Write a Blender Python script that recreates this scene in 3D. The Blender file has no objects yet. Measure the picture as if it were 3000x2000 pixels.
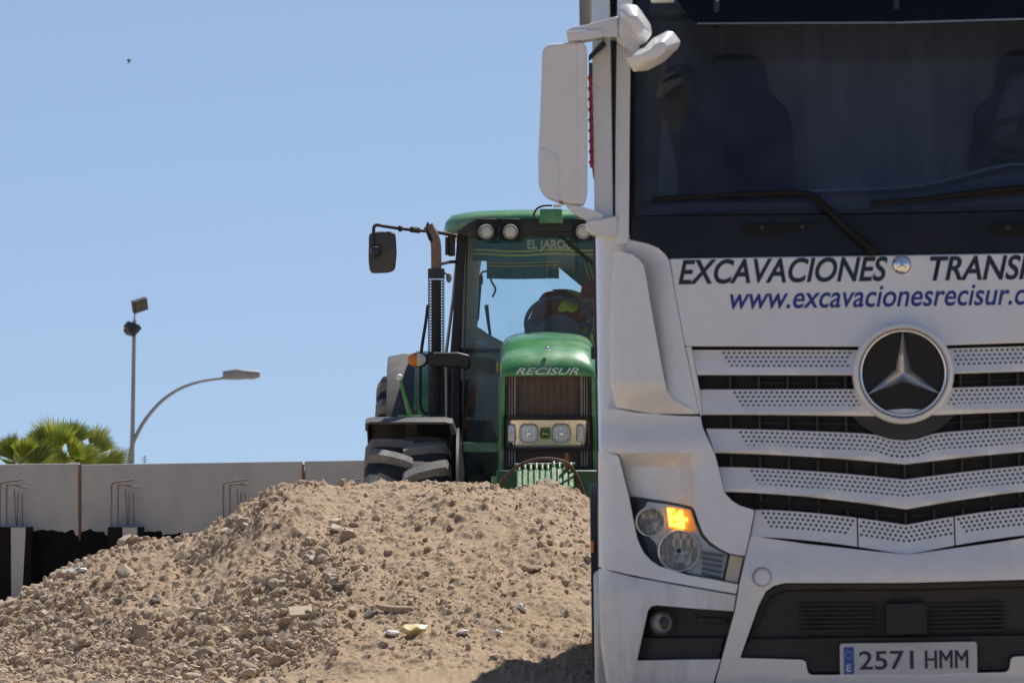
import bpy, bmesh, math, random
import numpy as np
from mathutils import Vector, Matrix, Quaternion

random.seed(7)
rng = np.random.default_rng(11)
C = bpy.context.scene.collection
sc = bpy.context.scene
R = math.radians

# ------------------------------------------------------------------ camera, sky, sun, exposure
CAM_H = 1.234
FU = 200 / 36 * 2352.0          # focal length in units of a 2352 px wide measuring frame
HOR = 1078.0                    # horizon row in that frame
cam_d = bpy.data.cameras.new('camera')
cam = bpy.data.objects.new('camera', cam_d)
C.objects.link(cam)
cam.location = (0, 0, CAM_H)
cam.rotation_euler = (R(90), 0, 0)
cam_d.lens = 200
cam_d.sensor_width = 36
cam_d.shift_y = (HOR * 3000 / 2352 - 1000) / 3000
cam_d.clip_start = 0.5
cam_d.clip_end = 9000
cam_d.dof.use_dof = True
cam_d.dof.focus_distance = 37.5
cam_d.dof.aperture_fstop = 13
sc.camera = cam

SUN_EL, SUN_AZ = R(60), R(30)
world = bpy.data.worlds.new('World')
sc.world = world
world.use_nodes = True
wn = world.node_tree
bgn = wn.nodes['Background']
sky = wn.nodes.new('ShaderNodeTexSky')
sky.sky_type = 'NISHITA'
sky.sun_disc = False
sky.sun_elevation = SUN_EL
sky.sun_rotation = SUN_AZ
sky.altitude = 1500
sky.air_density = 1.0
sky.dust_density = 0.3
sky.ozone_density = 4.0
# look the sky up a little above the true horizon, so the haze band at the very bottom stays thin
stc = wn.nodes.new('ShaderNodeTexCoord')
sadd = wn.nodes.new('ShaderNodeVectorMath')
sadd.operation = 'ADD'
sadd.inputs[1].default_value = (0, 0, 0.13)
snor = wn.nodes.new('ShaderNodeVectorMath')
snor.operation = 'NORMALIZE'
wn.links.new(stc.outputs['Generated'], sadd.inputs[0])
wn.links.new(sadd.outputs[0], snor.inputs[0])
wn.links.new(snor.outputs[0], sky.inputs['Vector'])
shs = wn.nodes.new('ShaderNodeHueSaturation')
shs.inputs['Saturation'].default_value = 0.84
shs.inputs['Value'].default_value = 0.86
wn.links.new(sky.outputs[0], shs.inputs['Color'])
wn.links.new(shs.outputs[0], bgn.inputs['Color'])
bgn.inputs['Strength'].default_value = 0.085

sun_d = bpy.data.lights.new('sun', 'SUN')
sun_d.energy = 3.6
sun_d.angle = R(0.53)
sun_d.color = (1.0, 0.95, 0.87)
sun = bpy.data.objects.new('sun', sun_d)
C.objects.link(sun)
sdir = Vector((math.sin(SUN_AZ) * math.cos(SUN_EL), math.cos(SUN_AZ) * math.cos(SUN_EL), math.sin(SUN_EL)))
sun.rotation_euler = sdir.to_track_quat('Z', 'Y').to_euler()
sun.location = (10, 40, 30)
sc.view_settings.view_transform = 'Standard'
sc.view_settings.look = 'None'
sc.view_settings.gamma = 1.0
sc.view_settings.use_curve_mapping = False
sc.view_settings.exposure = 0.56
sc.render.engine = 'CYCLES'
sc.cycles.use_denoising = True
sc.cycles.max_bounces = 8
sc.cycles.transparent_max_bounces = 16
sc.cycles.caustics_reflective = False
sc.cycles.caustics_refractive = False

# ------------------------------------------------------------------ helpers
def W(u, v, Y):
    """world point at distance Y that stands where the photograph shows (u, v)"""
    return Vector(((u - 1176) * Y / FU, Y, CAM_H - (v - HOR) * Y / FU))


def link(name, me, m=None, parent=None):
    o = bpy.data.objects.new(name, me)
    C.objects.link(o)
    if m is not None:
        me.materials.append(m)
    if parent is not None:
        o.parent = parent
    return o


def tag(o, label=None, cat=None, group=None, kind=None):
    if label: o['label'] = label
    if cat: o['category'] = cat
    if group: o['group'] = group
    if kind: o['kind'] = kind
    return o


def empty(name, loc=(0, 0, 0), matrix=None, label=None, cat=None, group=None):
    o = bpy.data.objects.new(name, None)
    o.empty_display_size = 0.2
    C.objects.link(o)
    if matrix is not None:
        o.matrix_world = matrix
    else:
        o.location = loc
    return tag(o, label, cat, group)


def finish(me, smooth=35):
    if smooth:
        me.shade_smooth()
        if smooth < 180:
            me.set_sharp_from_angle(angle=R(smooth))


def bevel_mod(o, w, seg=2, ang=40):
    b = o.modifiers.new('bevel', 'BEVEL')
    b.width = w
    b.segments = seg
    b.limit_method = 'ANGLE'
    b.angle_limit = R(ang)
    b.harden_normals = False
    return o


class MB:
    def __init__(self):
        self.v = []
        self.f = []

    def add(self, vs, fs):
        n = len(self.v)
        self.v += [tuple(p) for p in vs]
        self.f += [tuple(i + n for i in f) for f in fs]
        return self

    def box(self, c, s, rot=None):
        c = Vector(c)
        vs = []
        for sx in (-1, 1):
            for sy in (-1, 1):
                for sz in (-1, 1):
                    p = Vector((sx * s[0] / 2, sy * s[1] / 2, sz * s[2] / 2))
                    if rot is not None:
                        p = rot @ p
                    vs.append(c + p)
        return self.add(vs, [(0, 1, 3, 2), (4, 6, 7, 5), (0, 4, 5, 1), (2, 3, 7, 6), (0, 2, 6, 4), (1, 5, 7, 3)])

    def rings(self, rs, cap=True, closed=True):
        n = len(rs[0])
        vs = [p for r in rs for p in r]
        fs = []
        for i in range(len(rs) - 1):
            for j in range(n if closed else n - 1):
                k = (j + 1) % n
                fs.append((i * n + j, i * n + k, (i + 1) * n + k, (i + 1) * n + j))
        if cap and closed:
            fs.append(tuple(range(n))[::-1])
            fs.append(tuple((len(rs) - 1) * n + j for j in range(n)))
        return self.add(vs, fs)

    def tube(self, pts, r, n=10, cap=True):
        pts = [Vector(p) for p in pts]
        rad = r if isinstance(r, (list, tuple)) else [r] * len(pts)
        rs = []
        ref = None
        for i, p in enumerate(pts):
            d = (pts[min(i + 1, len(pts) - 1)] - pts[max(i - 1, 0)]).normalized()
            if ref is None:
                ref = d.orthogonal().normalized()
            ref = (ref - d * ref.dot(d))
            if ref.length < 1e-6:
                ref = d.orthogonal()
            ref.normalize()
            b = d.cross(ref)
            rs.append([p + (ref * math.cos(2 * math.pi * k / n) + b * math.sin(2 * math.pi * k / n)) * rad[i] for k in range(n)])
        return self.rings(rs, cap)

    def lathe(self, prof, origin, axis, n=40, cap=False, closed=False):
        """prof: list of (radius, height along axis)"""
        a = Vector(axis).normalized()
        x = a.orthogonal().normalized()
        y = a.cross(x)
        o = Vector(origin)
        rs = [[o + a * h + (x * math.cos(2 * math.pi * k / n) + y * math.sin(2 * math.pi * k / n)) * r for k in range(n)] for r, h in prof]
        if closed:
            rs.append(rs[0])
        return self.rings(rs, cap)

    def ell(self, c, rad, n=16, m=10, rot=None):
        c = Vector(c)
        rs = []
        for i in range(m + 1):
            t = -math.pi / 2 + math.pi * i / m
            ct = max(math.cos(t), 0.01)
            ring = []
            for k in range(n):
                p = Vector((rad[0] * ct * math.cos(2 * math.pi * k / n), rad[1] * ct * math.sin(2 * math.pi * k / n), rad[2] * math.sin(t)))
                if rot is not None: p = rot @ p
                ring.append(c + p)
            rs.append(ring)
        return self.rings(rs)

    def prism(self, pts, y0, y1):
        """closed outline in (x, z), extruded from y0 to y1"""
        if area2(pts) < 0:
            pts = pts[::-1]
        a = [Vector((x, y0, z)) for x, z in pts]
        b = [Vector((x, y1, z)) for x, z in pts]
        n = len(pts)
        fs = [tuple(range(n)), tuple(range(2 * n - 1, n - 1, -1))]
        for i in range(n):
            j = (i + 1) % n
            fs.append((i, i + n, j + n, j))
        return self.add(a + b, fs)

    def build(self, name, m, parent=None, smooth=35, bevel=0, seg=2):
        me = bpy.data.meshes.new(name)
        me.from_pydata(self.v, [], self.f)
        me.update()
        bm = bmesh.new()
        bm.from_mesh(me)
        bmesh.ops.recalc_face_normals(bm, faces=bm.faces)
        bm.to_mesh(me)
        bm.free()
        finish(me, smooth)
        o = link(name, me, m, parent)
        if bevel:
            bevel_mod(o, bevel, seg)
        return o


def area2(pts):
    return sum(pts[i][0] * pts[(i + 1) % len(pts)][1] - pts[(i + 1) % len(pts)][0] * pts[i][1] for i in range(len(pts)))


def rounded(pts, r, n=4):
    """round every corner of a closed outline"""
    out = []
    m = len(pts)
    for i in range(m):
        p = Vector(pts[i]); a = Vector(pts[i - 1]); b = Vector(pts[(i + 1) % m])
        rr = r[i] if isinstance(r, (list, tuple)) else r
        d1, d2 = a - p, b - p
        if rr <= 0 or d1.length < 1e-6 or d2.length < 1e-6:
            out.append(tuple(p)); continue
        t = min(rr, d1.length * 0.48, d2.length * 0.48)
        s, e = p + d1.normalized() * t, p + d2.normalized() * t
        for k in range(n + 1):
            q = k / n
            out.append(tuple(s * (1 - q) ** 2 + p * 2 * q * (1 - q) + e * q * q))
    return out


def smooth_line(pts, n=8):
    """Catmull-Rom through points"""
    pts = [Vector(p) for p in pts]
    out = []
    for i in range(len(pts) - 1):
        p0, p1, p2, p3 = pts[max(i - 1, 0)], pts[i], pts[i + 1], pts[min(i + 2, len(pts) - 1)]
        for k in range(n):
            t = k / n
            out.append(0.5 * ((2 * p1) + (p2 - p0) * t + (2 * p0 - 5 * p1 + 4 * p2 - p3) * t * t + (3 * p1 - p0 - 3 * p2 + p3) * t ** 3))
    out.append(pts[-1])
    return out


def copy_tree(o, parent=None):
    c = o.copy()
    C.objects.link(c)
    if parent is not None:
        c.parent = parent
    for ch in list(o.children):
        copy_tree(ch, c)
    return c


# ------------------------------------------------------------------ materials
def mat(name, col, rough=0.5, metal=0.0, coat=0.0, spec=0.5, vary=0.0, scale=6.0, bump=0.0, bscale=60.0, dirt=None, dirt_amt=0.0, dirt_scale=3.0, rvary=0.0, emis=None, estr=0.0, stretch=(1, 1, 1)):
    m = bpy.data.materials.new(name)
    m.use_nodes = True
    nt = m.node_tree
    b = nt.nodes['Principled BSDF']
    b.inputs['Base Color'].default_value = (*col, 1)
    b.inputs['Roughness'].default_value = rough
    b.inputs['Metallic'].default_value = metal
    b.inputs['Coat Weight'].default_value = coat
    b.inputs['Coat Roughness'].default_value = 0.08
    b.inputs['Specular IOR Level'].default_value = spec
    if emis:
        b.inputs['Emission Color'].default_value = (*emis, 1)
        b.inputs['Emission Strength'].default_value = estr
    tc = nt.nodes.new('ShaderNodeTexCoord')
    mp = nt.nodes.new('ShaderNodeMapping')
    mp.inputs['Scale'].default_value = stretch
    nt.links.new(tc.outputs['Object'], mp.inputs['Vector'])
    last = None
    if vary or dirt:
        nz = nt.nodes.new('ShaderNodeTexNoise')
        nz.inputs['Scale'].default_value = scale
        nz.inputs['Detail'].default_value = 6
        nz.inputs['Roughness'].default_value = 0.62
        nt.links.new(mp.outputs[0], nz.inputs['Vector'])
        mr = nt.nodes.new('ShaderNodeMapRange')
        mr.inputs['From Min'].default_value = 0.25
        mr.inputs['From Max'].default_value = 0.75
        mr.inputs['To Min'].default_value = 1 - vary
        mr.inputs['To Max'].default_value = 1 + vary
        nt.links.new(nz.outputs['Fac'], mr.inputs['Value'])
        mx = nt.nodes.new('ShaderNodeMix')
        mx.data_type = 'RGBA'
        mx.blend_type = 'MULTIPLY'
        mx.inputs['Factor'].default_value = 1
        mx.inputs['A'].default_value = (*col, 1)
        nt.links.new(mr.outputs[0], mx.inputs['B'])
        last = mx.outputs['Result']
    if dirt:
        n2 = nt.nodes.new('ShaderNodeTexNoise')
        n2.inputs['Scale'].default_value = dirt_scale
        n2.inputs['Detail'].default_value = 9
        n2.inputs['Roughness'].default_value = 0.7
        nt.links.new(mp.outputs[0], n2.inputs['Vector'])
        m2 = nt.nodes.new('ShaderNodeMapRange')
        m2.inputs['From Min'].default_value = 0.45
        m2.inputs['From Max'].default_value = 0.72
        m2.inputs['To Max'].default_value = dirt_amt
        nt.links.new(n2.outputs['Fac'], m2.inputs['Value'])
        x2 = nt.nodes.new('ShaderNodeMix')
        x2.data_type = 'RGBA'
        nt.links.new(m2.outputs[0], x2.inputs['Factor'])
        nt.links.new(last, x2.inputs['A'])
        x2.inputs['B'].default_value = (*dirt, 1)
        last = x2.outputs['Result']
        if rvary:
            r2 = nt.nodes.new('ShaderNodeMapRange')
            r2.inputs['To Max'].default_value = min(1, rough + rvary)
            r2.inputs['To Min'].default_value = rough
            nt.links.new(n2.outputs['Fac'], r2.inputs['Value'])
            nt.links.new(r2.outputs[0], b.inputs['Roughness'])
    if last is not None:
        nt.links.new(last, b.inputs['Base Color'])
    if bump:
        n3 = nt.nodes.new('ShaderNodeTexNoise')
        n3.inputs['Scale'].default_value = bscale
        n3.inputs['Detail'].default_value = 5
        nt.links.new(mp.outputs[0], n3.inputs['Vector'])
        bp = nt.nodes.new('ShaderNodeBump')
        bp.inputs['Strength'].default_value = bump
        bp.inputs['Distance'].default_value = 0.01
        nt.links.new(n3.outputs['Fac'], bp.inputs['Height'])
        nt.links.new(bp.outputs[0], b.inputs['Normal'])
    return m


def glass(name, tint, ior=1.5, rough=0.02, dust_haze=0.0, dust_haze_col=(0.5, 0.45, 0.38), boost=1.0):
    m = bpy.data.materials.new(name)
    m.use_nodes = True
    nt = m.node_tree
    nt.nodes.remove(nt.nodes['Principled BSDF'])
    out = nt.nodes['Material Output']
    tr = nt.nodes.new('ShaderNodeBsdfTransparent')
    tr.inputs[0].default_value = (*tint, 1)
    gl = nt.nodes.new('ShaderNodeBsdfGlossy')
    gl.inputs['Roughness'].default_value = rough
    fr = nt.nodes.new('ShaderNodeFresnel')
    fr.inputs['IOR'].default_value = ior
    mx = nt.nodes.new('ShaderNodeMixShader')
    nt.links.new(fr.outputs[0], mx.inputs[0])
    nt.links.new(tr.outputs[0], mx.inputs[1])
    nt.links.new(gl.outputs[0], mx.inputs[2])
    last = mx
    if dust_haze:
        df = nt.nodes.new('ShaderNodeBsdfDiffuse')
        df.inputs[0].default_value = (*dust_haze_col, 1)
        nz = nt.nodes.new('ShaderNodeTexNoise')
        nz.inputs['Scale'].default_value = 5
        nz.inputs['Detail'].default_value = 8
        tc = nt.nodes.new('ShaderNodeTexCoord')
        nt.links.new(tc.outputs['Object'], nz.inputs['Vector'])
        mr = nt.nodes.new('ShaderNodeMapRange')
        mr.inputs['From Min'].default_value = 0.3
        mr.inputs['From Max'].default_value = 0.75
        mr.inputs['To Min'].default_value = dust_haze * 0.4
        mr.inputs['To Max'].default_value = dust_haze * 1.5
        nt.links.new(nz.outputs['Fac'], mr.inputs['Value'])
        m2 = nt.nodes.new('ShaderNodeMixShader')
        nt.links.new(mr.outputs[0], m2.inputs[0])
        nt.links.new(mx.outputs[0], m2.inputs[1])
        nt.links.new(df.outputs[0], m2.inputs[2])
        last = m2
    nt.links.new(last.outputs[0], out.inputs['Surface'])
    return m


DUST = (0.42, 0.33, 0.23)
M = dict(
    paint=mat('white_paint', (0.85, 0.855, 0.85), 0.18, coat=1.0, vary=0.02, scale=2.5, dirt=(0.50, 0.45, 0.37), dirt_amt=0.16, dirt_scale=9, rvary=0.2, stretch=(1.6, 1, 0.7)),
    paint_dull=mat('white_plastic', (0.78, 0.785, 0.78), 0.26, coat=0.6, vary=0.03, scale=5, dirt=(0.45, 0.40, 0.33), dirt_amt=0.3, dirt_scale=5),
    lower_paint=mat('dusty_white_paint', (0.82, 0.825, 0.82), 0.26, coat=0.6, vary=0.05, scale=3, dirt=(0.40, 0.34, 0.27), dirt_amt=0.5, dirt_scale=7, rvary=0.3, stretch=(2.2, 1, 0.55)),
    black=mat('black_plastic', (0.022, 0.023, 0.026), 0.5, vary=0.25, scale=12, dirt=(0.13, 0.115, 0.095), dirt_amt=0.18, dirt_scale=8),
    gloss=mat('gloss_black', (0.010, 0.010, 0.013), 0.3, spec=0.35, coat=0.0, vary=0.2, scale=5, dirt=(0.09, 0.08, 0.07), dirt_amt=0.12, dirt_scale=4),
    void=mat('dark_mesh', (0.012, 0.012, 0.013), 0.7, vary=0.3, scale=30),
    rib=mat('dark_grey_plastic', (0.026, 0.025, 0.024), 0.6, vary=0.3, scale=20),
    chrome=mat('chrome', (0.86, 0.86, 0.87), 0.07, metal=1.0, vary=0.04, scale=8),
    reflector=mat('lamp_reflector', (0.80, 0.78, 0.74), 0.30, metal=1.0, vary=0.15, scale=40),
    text=mat('dark_navy_lettering', (0.012, 0.022, 0.045), 0.4, vary=0.1),
    blue_text=mat('blue_lettering', (0.028, 0.042, 0.25), 0.4, vary=0.1),
    plate=mat('plate_white', (0.66, 0.655, 0.63), 0.4, vary=0.06, scale=20, dirt=(0.4, 0.35, 0.28), dirt_amt=0.3, dirt_scale=14),
    plate_blue=mat('plate_blue', (0.02, 0.10, 0.42), 0.4, vary=0.08),
    windscreen=glass('windscreen_glass', (0.50, 0.60, 0.74), 1.5, dust_haze=0.065, dust_haze_col=(0.31, 0.35, 0.42)),
    clear=glass('clear_glass', (0.90, 0.93, 0.93), 1.5),
    side_glass=glass('side_glass', (0.3, 0.34, 0.36), 1.5),
    tinted=glass('tinted_acrylic', (0.05, 0.055, 0.06), 1.45, rough=0.06),
    cab_glass=glass('green_tinted_glass', (0.90, 0.97, 0.975), 1.4, dust_haze=0.045, dust_haze_col=(0.55, 0.54, 0.48)),
    rubber=mat('rubber', (0.022, 0.022, 0.024), 0.75, vary=0.3, scale=15, dirt=(0.17, 0.14, 0.11), dirt_amt=0.5, dirt_scale=6, bump=0.2),
    lug=mat('dusty_rubber', (0.22, 0.215, 0.205), 0.85, vary=0.35, scale=9, dirt=(0.34, 0.30, 0.25), dirt_amt=0.8, dirt_scale=7, bump=0.4, bscale=40),
    steel=mat('grey_steel', (0.32, 0.33, 0.34), 0.45, metal=0.6, vary=0.15, scale=10),
    frame=mat('dark_chassis_paint', (0.05, 0.05, 0.055), 0.55, vary=0.2, dirt=DUST, dirt_amt=0.4),
    tip=mat('grey_tipper_paint', (0.20, 0.20, 0.205), 0.5, vary=0.15, scale=3, dirt=DUST, dirt_amt=0.5),
    seat=mat('navy_seat_cloth', (0.025, 0.05, 0.13), 0.9, vary=0.2, scale=30),
    curtain=mat('grey_curtain', (0.58, 0.55, 0.56), 0.9, vary=0.15, scale=4, stretch=(6, 1, 0.5)),
    dash=mat('dashboard_grey', (0.10, 0.125, 0.17), 0.6, vary=0.15),
    trim=mat('cream_trim', (0.40, 0.37, 0.31), 0.8, vary=0.1),
    green=mat('green_paint', (0.050, 0.25, 0.070), 0.22, coat=0.5, vary=0.12, scale=5, dirt=(0.40, 0.50, 0.36), dirt_amt=0.6, dirt_scale=3.5, rvary=0.25),
    green_dull=mat('dusty_green_paint', (0.018, 0.10, 0.035), 0.5, vary=0.2, scale=6, dirt=(0.2, 0.2, 0.13), dirt_amt=0.4, dirt_scale=5),
    weight=mat('worn_green_casting', (0.05, 0.17, 0.06), 0.4, vary=0.3, scale=14, dirt=(0.23, 0.15, 0.09), dirt_amt=0.6, dirt_scale=12, bump=0.3),
    yellow=mat('yellow_paint', (0.70, 0.55, 0.06), 0.4, vary=0.1),
    fender=mat('faded_black_plastic', (0.055, 0.055, 0.058), 0.42, vary=0.2, scale=6, dirt=(0.24, 0.21, 0.175), dirt_amt=0.35, dirt_scale=4, rvary=0.3),
    brown=mat('dusty_grille_mesh', (0.14, 0.098, 0.072), 0.7, vary=0.25, scale=8, bump=0.35, bscale=420, dirt=(0.14, 0.095, 0.062), dirt_amt=0.5, dirt_scale=3),
    brown_rib=mat('dusty_grille_rib', (0.34, 0.295, 0.25), 0.65, vary=0.2, scale=9),
    beige=mat('beige_cab_lining', (0.60, 0.55, 0.45), 0.85, vary=0.2, scale=7),
    teal=mat('teal_sun_curtain', (0.02, 0.17, 0.21), 0.85, vary=0.2, scale=8),
    gold=mat('yellow_stripe', (0.62, 0.62, 0.10), 0.7, vary=0.1),
    pale=mat('pale_lettering', (0.75, 0.80, 0.70), 0.7, vary=0.1),
    white=mat('white_plastic_scrap', (0.80, 0.80, 0.78), 0.45, vary=0.06),
    exhaust=mat('rusty_exhaust_pipe', (0.23, 0.16, 0.11), 0.6, metal=0.3, vary=0.2, scale=12, dirt=(0.09, 0.055, 0.035), dirt_amt=0.5, dirt_scale=10),
    shield=mat('exhaust_shield', (0.035, 0.033, 0.033), 0.6, vary=0.25, scale=10, dirt=(0.12, 0.08, 0.055), dirt_amt=0.4),
    silver=mat('lamp_silver', (0.80, 0.79, 0.76), 0.25, metal=0.25, vary=0.2, scale=60),
    dash_edge=mat('dash_edge_grey', (0.42, 0.46, 0.52), 0.6, vary=0.1),
    star=mat('polished_star', (0.88, 0.89, 0.92), 0.22, metal=1.0, vary=0.03),
    wiper=mat('wiper_black', (0.012, 0.011, 0.010), 0.7, spec=0.25, vary=0.2),
    amber=mat('amber_lens', (0.75, 0.22, 0.02), 0.25, coat=0.5, vary=0.1),
    amber_lit=mat('lit_indicator', (0.9, 0.45, 0.05), 0.3, emis=(1.0, 0.28, 0.02), estr=0.25),
    amber_core=mat('lit_indicator_core', (0.9, 0.5, 0.06), 0.3, emis=(1.0, 0.52, 0.06), estr=2.8),
    lens=mat('frosted_lens', (0.72, 0.68, 0.56), 0.22, coat=0.6, vary=0.12, scale=60),
    clearlens=mat('pale_amber_block', (0.62, 0.55, 0.40), 0.3, coat=0.4, vary=0.1, scale=20),
    red=mat('red_machine_paint', (0.30, 0.022, 0.016), 0.45, vary=0.15, scale=8, dirt=(0.2, 0.12, 0.08), dirt_amt=0.4),
    rust=mat('rust', (0.27, 0.115, 0.04), 0.85, vary=0.35, scale=14, dirt=(0.10, 0.055, 0.03), dirt_amt=0.6, dirt_scale=20),
    rebar=mat('rebar_steel', (0.24, 0.20, 0.165), 0.75, vary=0.3, scale=20, dirt=(0.32, 0.19, 0.09), dirt_amt=0.5, dirt_scale=12),
    concrete=mat('smooth_concrete', (0.50, 0.50, 0.49), 0.85, vary=0.09, scale=1.6, dirt=(0.33, 0.325, 0.315), dirt_amt=0.6, dirt_scale=2.6, bump=0.12, bscale=70, stretch=(1, 1, 0.6)),
    tar=mat('bitumen_coating', (0.011, 0.0105, 0.0105), 0.85, spec=0.2, vary=0.3, scale=9, bump=0.3, bscale=25),
    galv=mat('galvanised_steel', (0.30, 0.32, 0.34), 0.5, metal=0.3, vary=0.12, scale=2),
    flood=mat('floodlight_black', (0.03, 0.034, 0.04), 0.5, vary=0.2),
    lampgrey=mat('lamp_head_grey', (0.30, 0.30, 0.31), 0.5, vary=0.1),
    trunk=mat('palm_trunk', (0.13, 0.095, 0.065), 0.95, vary=0.3, scale=12),
    skin=mat('skin', (0.40, 0.235, 0.165), 0.6, vary=0.08, scale=20),
    maroon=mat('maroon_cloth', (0.26, 0.025, 0.04), 0.9, vary=0.2, scale=20),
    hivis=mat('hivis_yellow', (0.75, 0.85, 0.04), 0.8, vary=0.08, scale=20),
    cap_red=mat('red_cap_cloth', (0.30, 0.02, 0.03), 0.9, vary=0.15, scale=20),
    denim=mat('dark_trousers', (0.03, 0.035, 0.05), 0.9, vary=0.2),
    shirt=mat('striped_shirt', (0.36, 0.36, 0.40), 0.9, vary=0.1, scale=8),
    hair=mat('dark_hair', (0.03, 0.022, 0.016), 0.7, vary=0.3, scale=30),
    eye=mat('eye_dark', (0.02, 0.015, 0.012), 0.2, vary=0.1),
    bag=mat('yellowed_plastic_bag', (0.72, 0.60, 0.30), 0.4, vary=0.15, scale=9),
    cardboard=mat('pale_slab', (0.56, 0.45, 0.33), 0.9, vary=0.1, scale=12, bump=0.3),
    grey_stone=mat('grey_stone', (0.17, 0.16, 0.15), 0.9, vary=0.3, scale=14, bump=0.5),
    twig=mat('dry_twig', (0.16, 0.10, 0.06), 0.9, vary=0.2),
    cable=mat('rusty_wire_rope', (0.10, 0.062, 0.042), 0.7, vary=0.35, scale=60, bump=0.8, bscale=120),
    feather=mat('dark_feathers', (0.06, 0.06, 0.06), 0.8, vary=0.2),
)


def leaf_mat(name, c1, c2):
    m = bpy.data.materials.new(name)
    m.use_nodes = True
    nt = m.node_tree
    nt.nodes.remove(nt.nodes['Principled BSDF'])
    out = nt.nodes['Material Output']
    gi = nt.nodes.new('ShaderNodeNewGeometry')
    rp = nt.nodes.new('ShaderNodeValToRGB')
    rp.color_ramp.elements[0].color = (*c1, 1)
    rp.color_ramp.elements[1].color = (*c2, 1)
    nt.links.new(gi.outputs['Random Per Island'], rp.inputs[0])
    d = nt.nodes.new('ShaderNodeBsdfDiffuse')
    t = nt.nodes.new('ShaderNodeBsdfTranslucent')
    g = nt.nodes.new('ShaderNodeBsdfGlossy')
    g.inputs['Roughness'].default_value = 0.4
    for n in (d, t):
        nt.links.new(rp.outputs[0], n.inputs[0])
    a = nt.nodes.new('ShaderNodeMixShader')
    a.inputs[0].default_value = 0.6
    nt.links.new(d.outputs[0], a.inputs[1]); nt.links.new(t.outputs[0], a.inputs[2])
    b = nt.nodes.new('ShaderNodeMixShader')
    b.inputs[0].default_value = 0.04
    nt.links.new(a.outputs[0], b.inputs[1]); nt.links.new(g.outputs[0], b.inputs[2])
    nt.links.new(b.outputs[0], out.inputs['Surface'])
    return m


M['grey_sheen_glass'] = glass('lower_glass_painted_reflection', (0.70, 0.80, 0.80), 1.45, dust_haze=0.10, dust_haze_col=(0.55, 0.55, 0.52))  # pale diffuse film painted in for the grey reflection on the lower pane
M['leaf'] = leaf_mat('palm_leaf', (0.09, 0.16, 0.018), (0.32, 0.33, 0.04))
M['leaf_dry'] = leaf_mat('dry_palm_leaf', (0.32, 0.23, 0.05), (0.42, 0.36, 0.22))


def earth(name, c1, c2, c3, obj_random=False, bump=0.5):
    m = bpy.data.materials.new(name)
    m.use_nodes = True
    nt = m.node_tree
    b = nt.nodes['Principled BSDF']
    b.inputs['Roughness'].default_value = 0.95
    b.inputs['Specular IOR Level'].default_value = 0.15
    tc = nt.nodes.new('ShaderNodeTexCoord')
    geo = nt.nodes.new('ShaderNodeNewGeometry')
    n1 = nt.nodes.new('ShaderNodeTexNoise')
    n1.inputs['Scale'].default_value = 1.7
    n1.inputs['Detail'].default_value = 10
    n1.inputs['Roughness'].default_value = 0.7
    nt.links.new(geo.outputs['Position'], n1.inputs['Vector'])
    r1 = nt.nodes.new('ShaderNodeValToRGB')
    r1.color_ramp.elements[0].position = 0.32
    r1.color_ramp.elements[1].position = 0.68
    r1.color_ramp.elements[0].color = (*c1, 1)
    r1.color_ramp.elements[1].color = (*c2, 1)
    nt.links.new(n1.outputs['Fac'], r1.inputs[0])
    mx = nt.nodes.new('ShaderNodeMix')
    mx.data_type = 'RGBA'
    nt.links.new(r1.outputs[0], mx.inputs['A'])
    mx.inputs['B'].default_value = (*c3, 1)
    if obj_random:
        oi = nt.nodes.new('ShaderNodeObjectInfo')
        ad = nt.nodes.new('ShaderNodeMath')
        ad.operation = 'ADD'
        nt.links.new(oi.outputs['Random'], ad.inputs[0])
        nt.links.new(geo.outputs['Random Per Island'], ad.inputs[1])
        fr = nt.nodes.new('ShaderNodeMath')
        fr.operation = 'FRACT'
        nt.links.new(ad.outputs[0], fr.inputs[0])
        pw = nt.nodes.new('ShaderNodeMath')
        pw.operation = 'POWER'
        pw.inputs[1].default_value = 2.2
        nt.links.new(fr.outputs[0], pw.inputs[0])
        nt.links.new(pw.outputs[0], mx.inputs['Factor'])
    else:
        n2 = nt.nodes.new('ShaderNodeTexNoise')
        n2.inputs['Scale'].default_value = 38
        n2.inputs['Detail'].default_value = 6
        nt.links.new(geo.outputs['Position'], n2.inputs['Vector'])
        mr = nt.nodes.new('ShaderNodeMapRange')
        mr.inputs['From Min'].default_value = 0.45
        mr.inputs['From Max'].default_value = 0.8
        mr.inputs['To Max'].default_value = 0.8
        nt.links.new(n2.outputs['Fac'], mr.inputs['Value'])
        nt.links.new(mr.outputs[0], mx.inputs['Factor'])
    nt.links.new(mx.outputs['Result'], b.inputs['Base Color'])
    n3 = nt.nodes.new('ShaderNodeTexNoise')
    n3.inputs['Scale'].default_value = 130
    n3.inputs['Detail'].default_value = 6
    nt.links.new(geo.outputs['Position'], n3.inputs['Vector'])
    bp = nt.nodes.new('ShaderNodeBump')
    bp.inputs['Strength'].default_value = bump
    bp.inputs['Distance'].default_value = 0.01
    nt.links.new(n3.outputs['Fac'], bp.inputs['Height'])
    nt.links.new(bp.outputs[0], b.inputs['Normal'])
    return m


M['soil'] = earth('sandy_soil', (0.355, 0.258, 0.172), (0.43, 0.322, 0.222), (0.50, 0.395, 0.285), bump=0.5)
M['stone'] = earth('limestone_rubble', (0.385, 0.285, 0.192), (0.45, 0.345, 0.245), (0.62, 0.53, 0.42), obj_random=True, bump=0.5)
M['ground'] = earth('bare_ground', (0.34, 0.25, 0.165), (0.43, 0.33, 0.22), (0.47, 0.37, 0.26), bump=0.5)


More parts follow.
